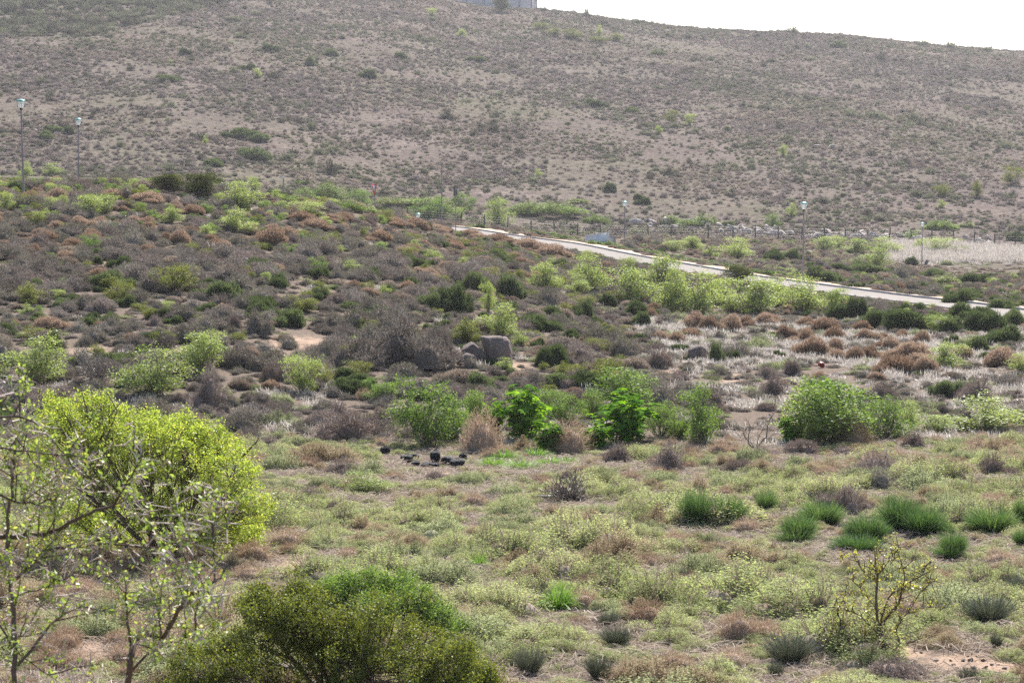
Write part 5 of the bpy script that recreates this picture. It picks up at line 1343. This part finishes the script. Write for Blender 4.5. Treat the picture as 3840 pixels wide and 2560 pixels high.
obj('post', smooth(qmesh('post', [(*lathe([(.045, 0), (.04, zt)], 8), 'pole')])), sg)
obj('bracket', qmesh('bracket', [(*box(-.06, 0, zt - .1, .16, .08, .22), 'sign_white')]), sg)
tag(sg, 'short post with a small white bracket left of the yield sign', 'post')

# fence: posts and wires
FX = [1439, 1531] + [1640 + 88 * i for i in range(5)] + [2079, 2166, 2254, 2342, 2430, 2516, 2655, 2748, 2833, 2918, 3005, 3089, 3168, 3252, 3333, 3415, 3494, 3573, 3651, 3728, 3806, 3890, 3975]
fpts = []
for x in FX:
    d = 285.0; X = (x - CW / 2) / F * d; fpts.append((X, d, float(height(X, d))))
fpts = np.array(fpts)
fr = empty('wire_fence', fpts[0])
M_post = qmesh('post', [(*lathe([(.085, -.3), (.08, 1.75), (.05, 1.82), (.001, 1.82)], 8), 'timber')])
g = np.random.default_rng(61)
for p in fpts:
    o = obj('post', M_post, fr, p - fpts[0]); o.scale = (1, 1, g.uniform(.92, 1.1)); o.rotation_euler = (g.normal() * .02, g.normal() * .03, 0)
i = FX.index(2516); q = fpts[i] - fpts[0]
obj('brace', qmesh('brace', [(*tube(np.array([q + (0, 0, 1.25), q + (.55, -.1, .65), q + (1.0, -.2, -.05)]), .06, .06, 7), 'timber')]), fr)
for k in range(5):
    W_ = fpts - fpts[0] + np.array([0, -.09, .3 + .33 * k])
    obj('wire', qmesh('wire', [(*tube(W_, .006, .006, 4), 'wire')]), fr)
tag(fr, 'dark post and wire fence along the foot of the hill', 'fence')

# white concrete headwall by the road
hw = ground_hit(2283, 917); d = hw[1]; s = d / F
root = empty('culvert_headwall', hw)
def slab_poly(pts, y0, t):
    n = len(pts); V = np.array([(x, y0, z) for x, z in pts] + [(x, y0 + t, z) for x, z in pts])
    return V, np.array([[3, 2, 1, 0], [4, 5, 6, 7]] + [[i, (i + 1) % 4, (i + 1) % 4 + 4, i + 4] for i in range(4)])
obj('wing_wall', qmesh('wing_wall', [(*slab_poly([(-88 * s, -.6), (0, -.6), (0, 44 * s), (-88 * s, 30 * s)], 0, .25), 'white_wall')]), root)
obj('coping', qmesh('coping', [(*slab_poly([(-88 * s, 30.2 * s), (.02, 44.2 * s), (.02, 46.6 * s), (-88 * s, 32.6 * s)], -.04, .5), 'sign_white')]), root)
obj('end_wall', qmesh('end_wall', [(*box(14 * s, 1.0, 10 * s, 28 * s, .25, 40 * s), 'concrete')]), root)
tag(root, 'white concrete headwall with a sloping top beside the road', 'headwall')
hp = ground_hit(2064, 884); s = hp[1] / F
o = obj('concrete_block', qmesh('concrete_block', [(*slab_poly([(-20 * s, -.5), (18 * s, -.5), (18 * s, 15 * s), (-20 * s, 10 * s)], 0, .5), 'white_wall')]), None, hp)
tag(o, 'small white concrete wedge at the far roadside left of the headwall', 'concrete block')
# dark board leaning at the foot of the right lamp
d = 243.5; X = (3466 - CW / 2) / F * d; z0 = float(height(X, d))
o = obj('leaning_board', qmesh('leaning_board', [(*box(0, 0, .42, .30, .05, .85), 'sign_back'), (*box(0, .03, .42, .34, .02, .89), 'timber')]), None, (X, d, z0)); o.rotation_euler = (.1, math.radians(22), 0)
tag(o, 'dark board leaning beside the foot of the rightmost street lamp', 'board')

# building on the ridge, its top above the frame
d = 738; X0, X1 = (1692 - CW / 2) / F * d, (2012 - CW / 2) / F * d; cx = (X0 + X1) / 2; R = (X1 - X0) / 2
zb = float(height(cx, d)); root = empty('ridge_building', (cx, d + R, zb))
MAT['tank'] = solid_mat('tank', (.42, .42, .46), (.52, .52, .56), .25, .85)
zfoot = min(float(height(cx + R * math.cos(a), d + R + R * math.sin(a))) for a in np.linspace(0, 6.28, 24)) - zb - 1
obj('wall', smooth(qmesh('wall', [(*lathe([(R, zfoot), (R, 6.5)], 64), 'tank')])), root)
obj('roof', smooth(qmesh('roof', [(*lathe([(R + .35, 6.5), (R + .35, 6.9), (R * .5, 7.7), (.01, 8.0)], 64), 'concrete')])), root)
M_pil = qmesh('pilaster', [(*box(0, 0, (6.5 + zfoot) / 2, .7, .5, 6.5 - zfoot - .01), 'concrete')])
for k in range(14):
    a = -math.pi / 2 - .25 + k * 2 * math.pi / 14
    o = obj('pilaster', M_pil, root, ((R + .1) * math.cos(a), (R + .1) * math.sin(a), 0)); o.rotation_euler = (0, 0, a + math.pi / 2)
tag(root, 'pale bluish grey building on the ridge cut off by the top edge', 'building')

# ------------------------------------------------------------------ rubbish
MAT['bin_bag'] = solid_mat('bin_bag', (.012, .013, .017), (.026, .027, .034), 9, .6, bump=.6, spec=.12)
MAT['red_plastic'] = solid_mat('red_plastic', (.13, .01, .01), (.2, .016, .016), 6, .4)
def bag_mesh(seed):
    g = np.random.default_rng(seed)
    u, v = 26, 18
    th = np.linspace(0, 2 * np.pi, u, endpoint=False); ph = np.linspace(.0, np.pi, v)
    D = np.stack([np.outer(np.sin(ph), np.cos(th)), np.outer(np.sin(ph), np.sin(th)), np.outer(np.cos(ph), np.ones(u))], -1).reshape(-1, 3)
    r = .5 * lobes(D, g, .3, 6, 3) * (1 + (.05 * np.sin(np.arctan2(D[:, 1], D[:, 0]) * 7 + seed) * (D[:, 2] > .1)) + .16 * fbm(D[:, 0] * 5 + seed, D[:, 1] * 5 + D[:, 2] * 4, seed))
    V = D * r[:, None] * np.array([1, 1, .9]); V[:, 2] = np.maximum(V[:, 2], -.34)
    neck = np.clip((D[:, 2] - .93) / .07, 0, 1); V[:, 2] += neck * .05
    i = np.arange(v - 1)[:, None] * u + np.arange(u)[None]; j = np.arange(v - 1)[:, None] * u + (np.arange(u)[None] + 1) % u
    V[:, 2] += .34
    return smooth(qmesh('rubbish_bag', [(V, np.stack([i, j, j + u, i + u], -1).reshape(-1, 4), 'bin_bag')]))
bags = [bag_mesh(k) for k in range(5)]
for k, (x, y, w, h, lab) in enumerate([(1446, 1704, 32, 36, 'leftmost black rubbish bag, apart from the others'), (1528, 1737, 48, 38, 'squat black rubbish bag, second from left'), (1557, 1722, 24, 24, 'small black rubbish bag behind the squat one'), (1560, 1748, 26, 24, 'small grey black bag in front of the squat one'),
        (1602, 1750, 46, 20, 'flattened black rubbish bag in the middle'), (1632, 1752, 32, 18, 'smallest flat rubbish bag in the front row'), (1634, 1734, 42, 54, 'tall pointed black rubbish bag'), (1678, 1742, 50, 36, 'slumped dark grey rubbish bag right of the tall one'), (1716, 1750, 48, 40, 'fat black rubbish bag at the right front'), (1736, 1732, 34, 34, 'rightmost black rubbish bag behind the fat one')]):
    p = ground_hit(x, y); s = p[1] / F
    o = obj('rubbish_bag', bags[k % 5], None, p - np.array([0, 0, .02])); o.scale = (w * s * 1.4, w * s * 1.2, h * s * 1.3); o.rotation_euler = (0, 0, k * 1.3)
    tag(o, lab, 'rubbish bag', 'black rubbish bags')
p = ground_hit(3083, 1381); s = p[1] / F
o = empty('broken_tub', p + np.array([0, 0, .10]), .3); o.rotation_euler = (-1.2, .35, .3)
tub = lathe([(.001, 0), (.13, 0), (.17, .22), (.18, .22), (.14, -.01), (.001, -.01)], 14)
o.scale = (.8, .6, .55); obj('shell', qmesh('shell', [(*tub, 'red_plastic')]), o); obj('label_patch', qmesh('label_patch', [(*box(.17, 0, .14, .02, .12, .1), 'sign_white')]), o); pass
tag(o, 'dark red plastic scrap with a pale patch lying in bleached grass', 'plastic tub')

# ------------------------------------------------------------------ air
m, nt, out = new_mat('haze')
vol = nt.nodes.new('ShaderNodeVolumePrincipled')
vol.inputs['Color'].default_value = (.90, .92, 1.0, 1)
vol.inputs['Density'].default_value = .00013
vol.inputs['Anisotropy'].default_value = .35
nt.links.new(vol.outputs[0], out.inputs['Volume'])
zmax = float(GZ.max()) + 16
hz = obj('haze', qmesh('haze', [(*box(0, 1283, (zmax - 9) / 2, 3400, 2660, zmax + 9), m)]))
tag(hz, 'thin pale haze over the scrubland and hill', kind='stuff')
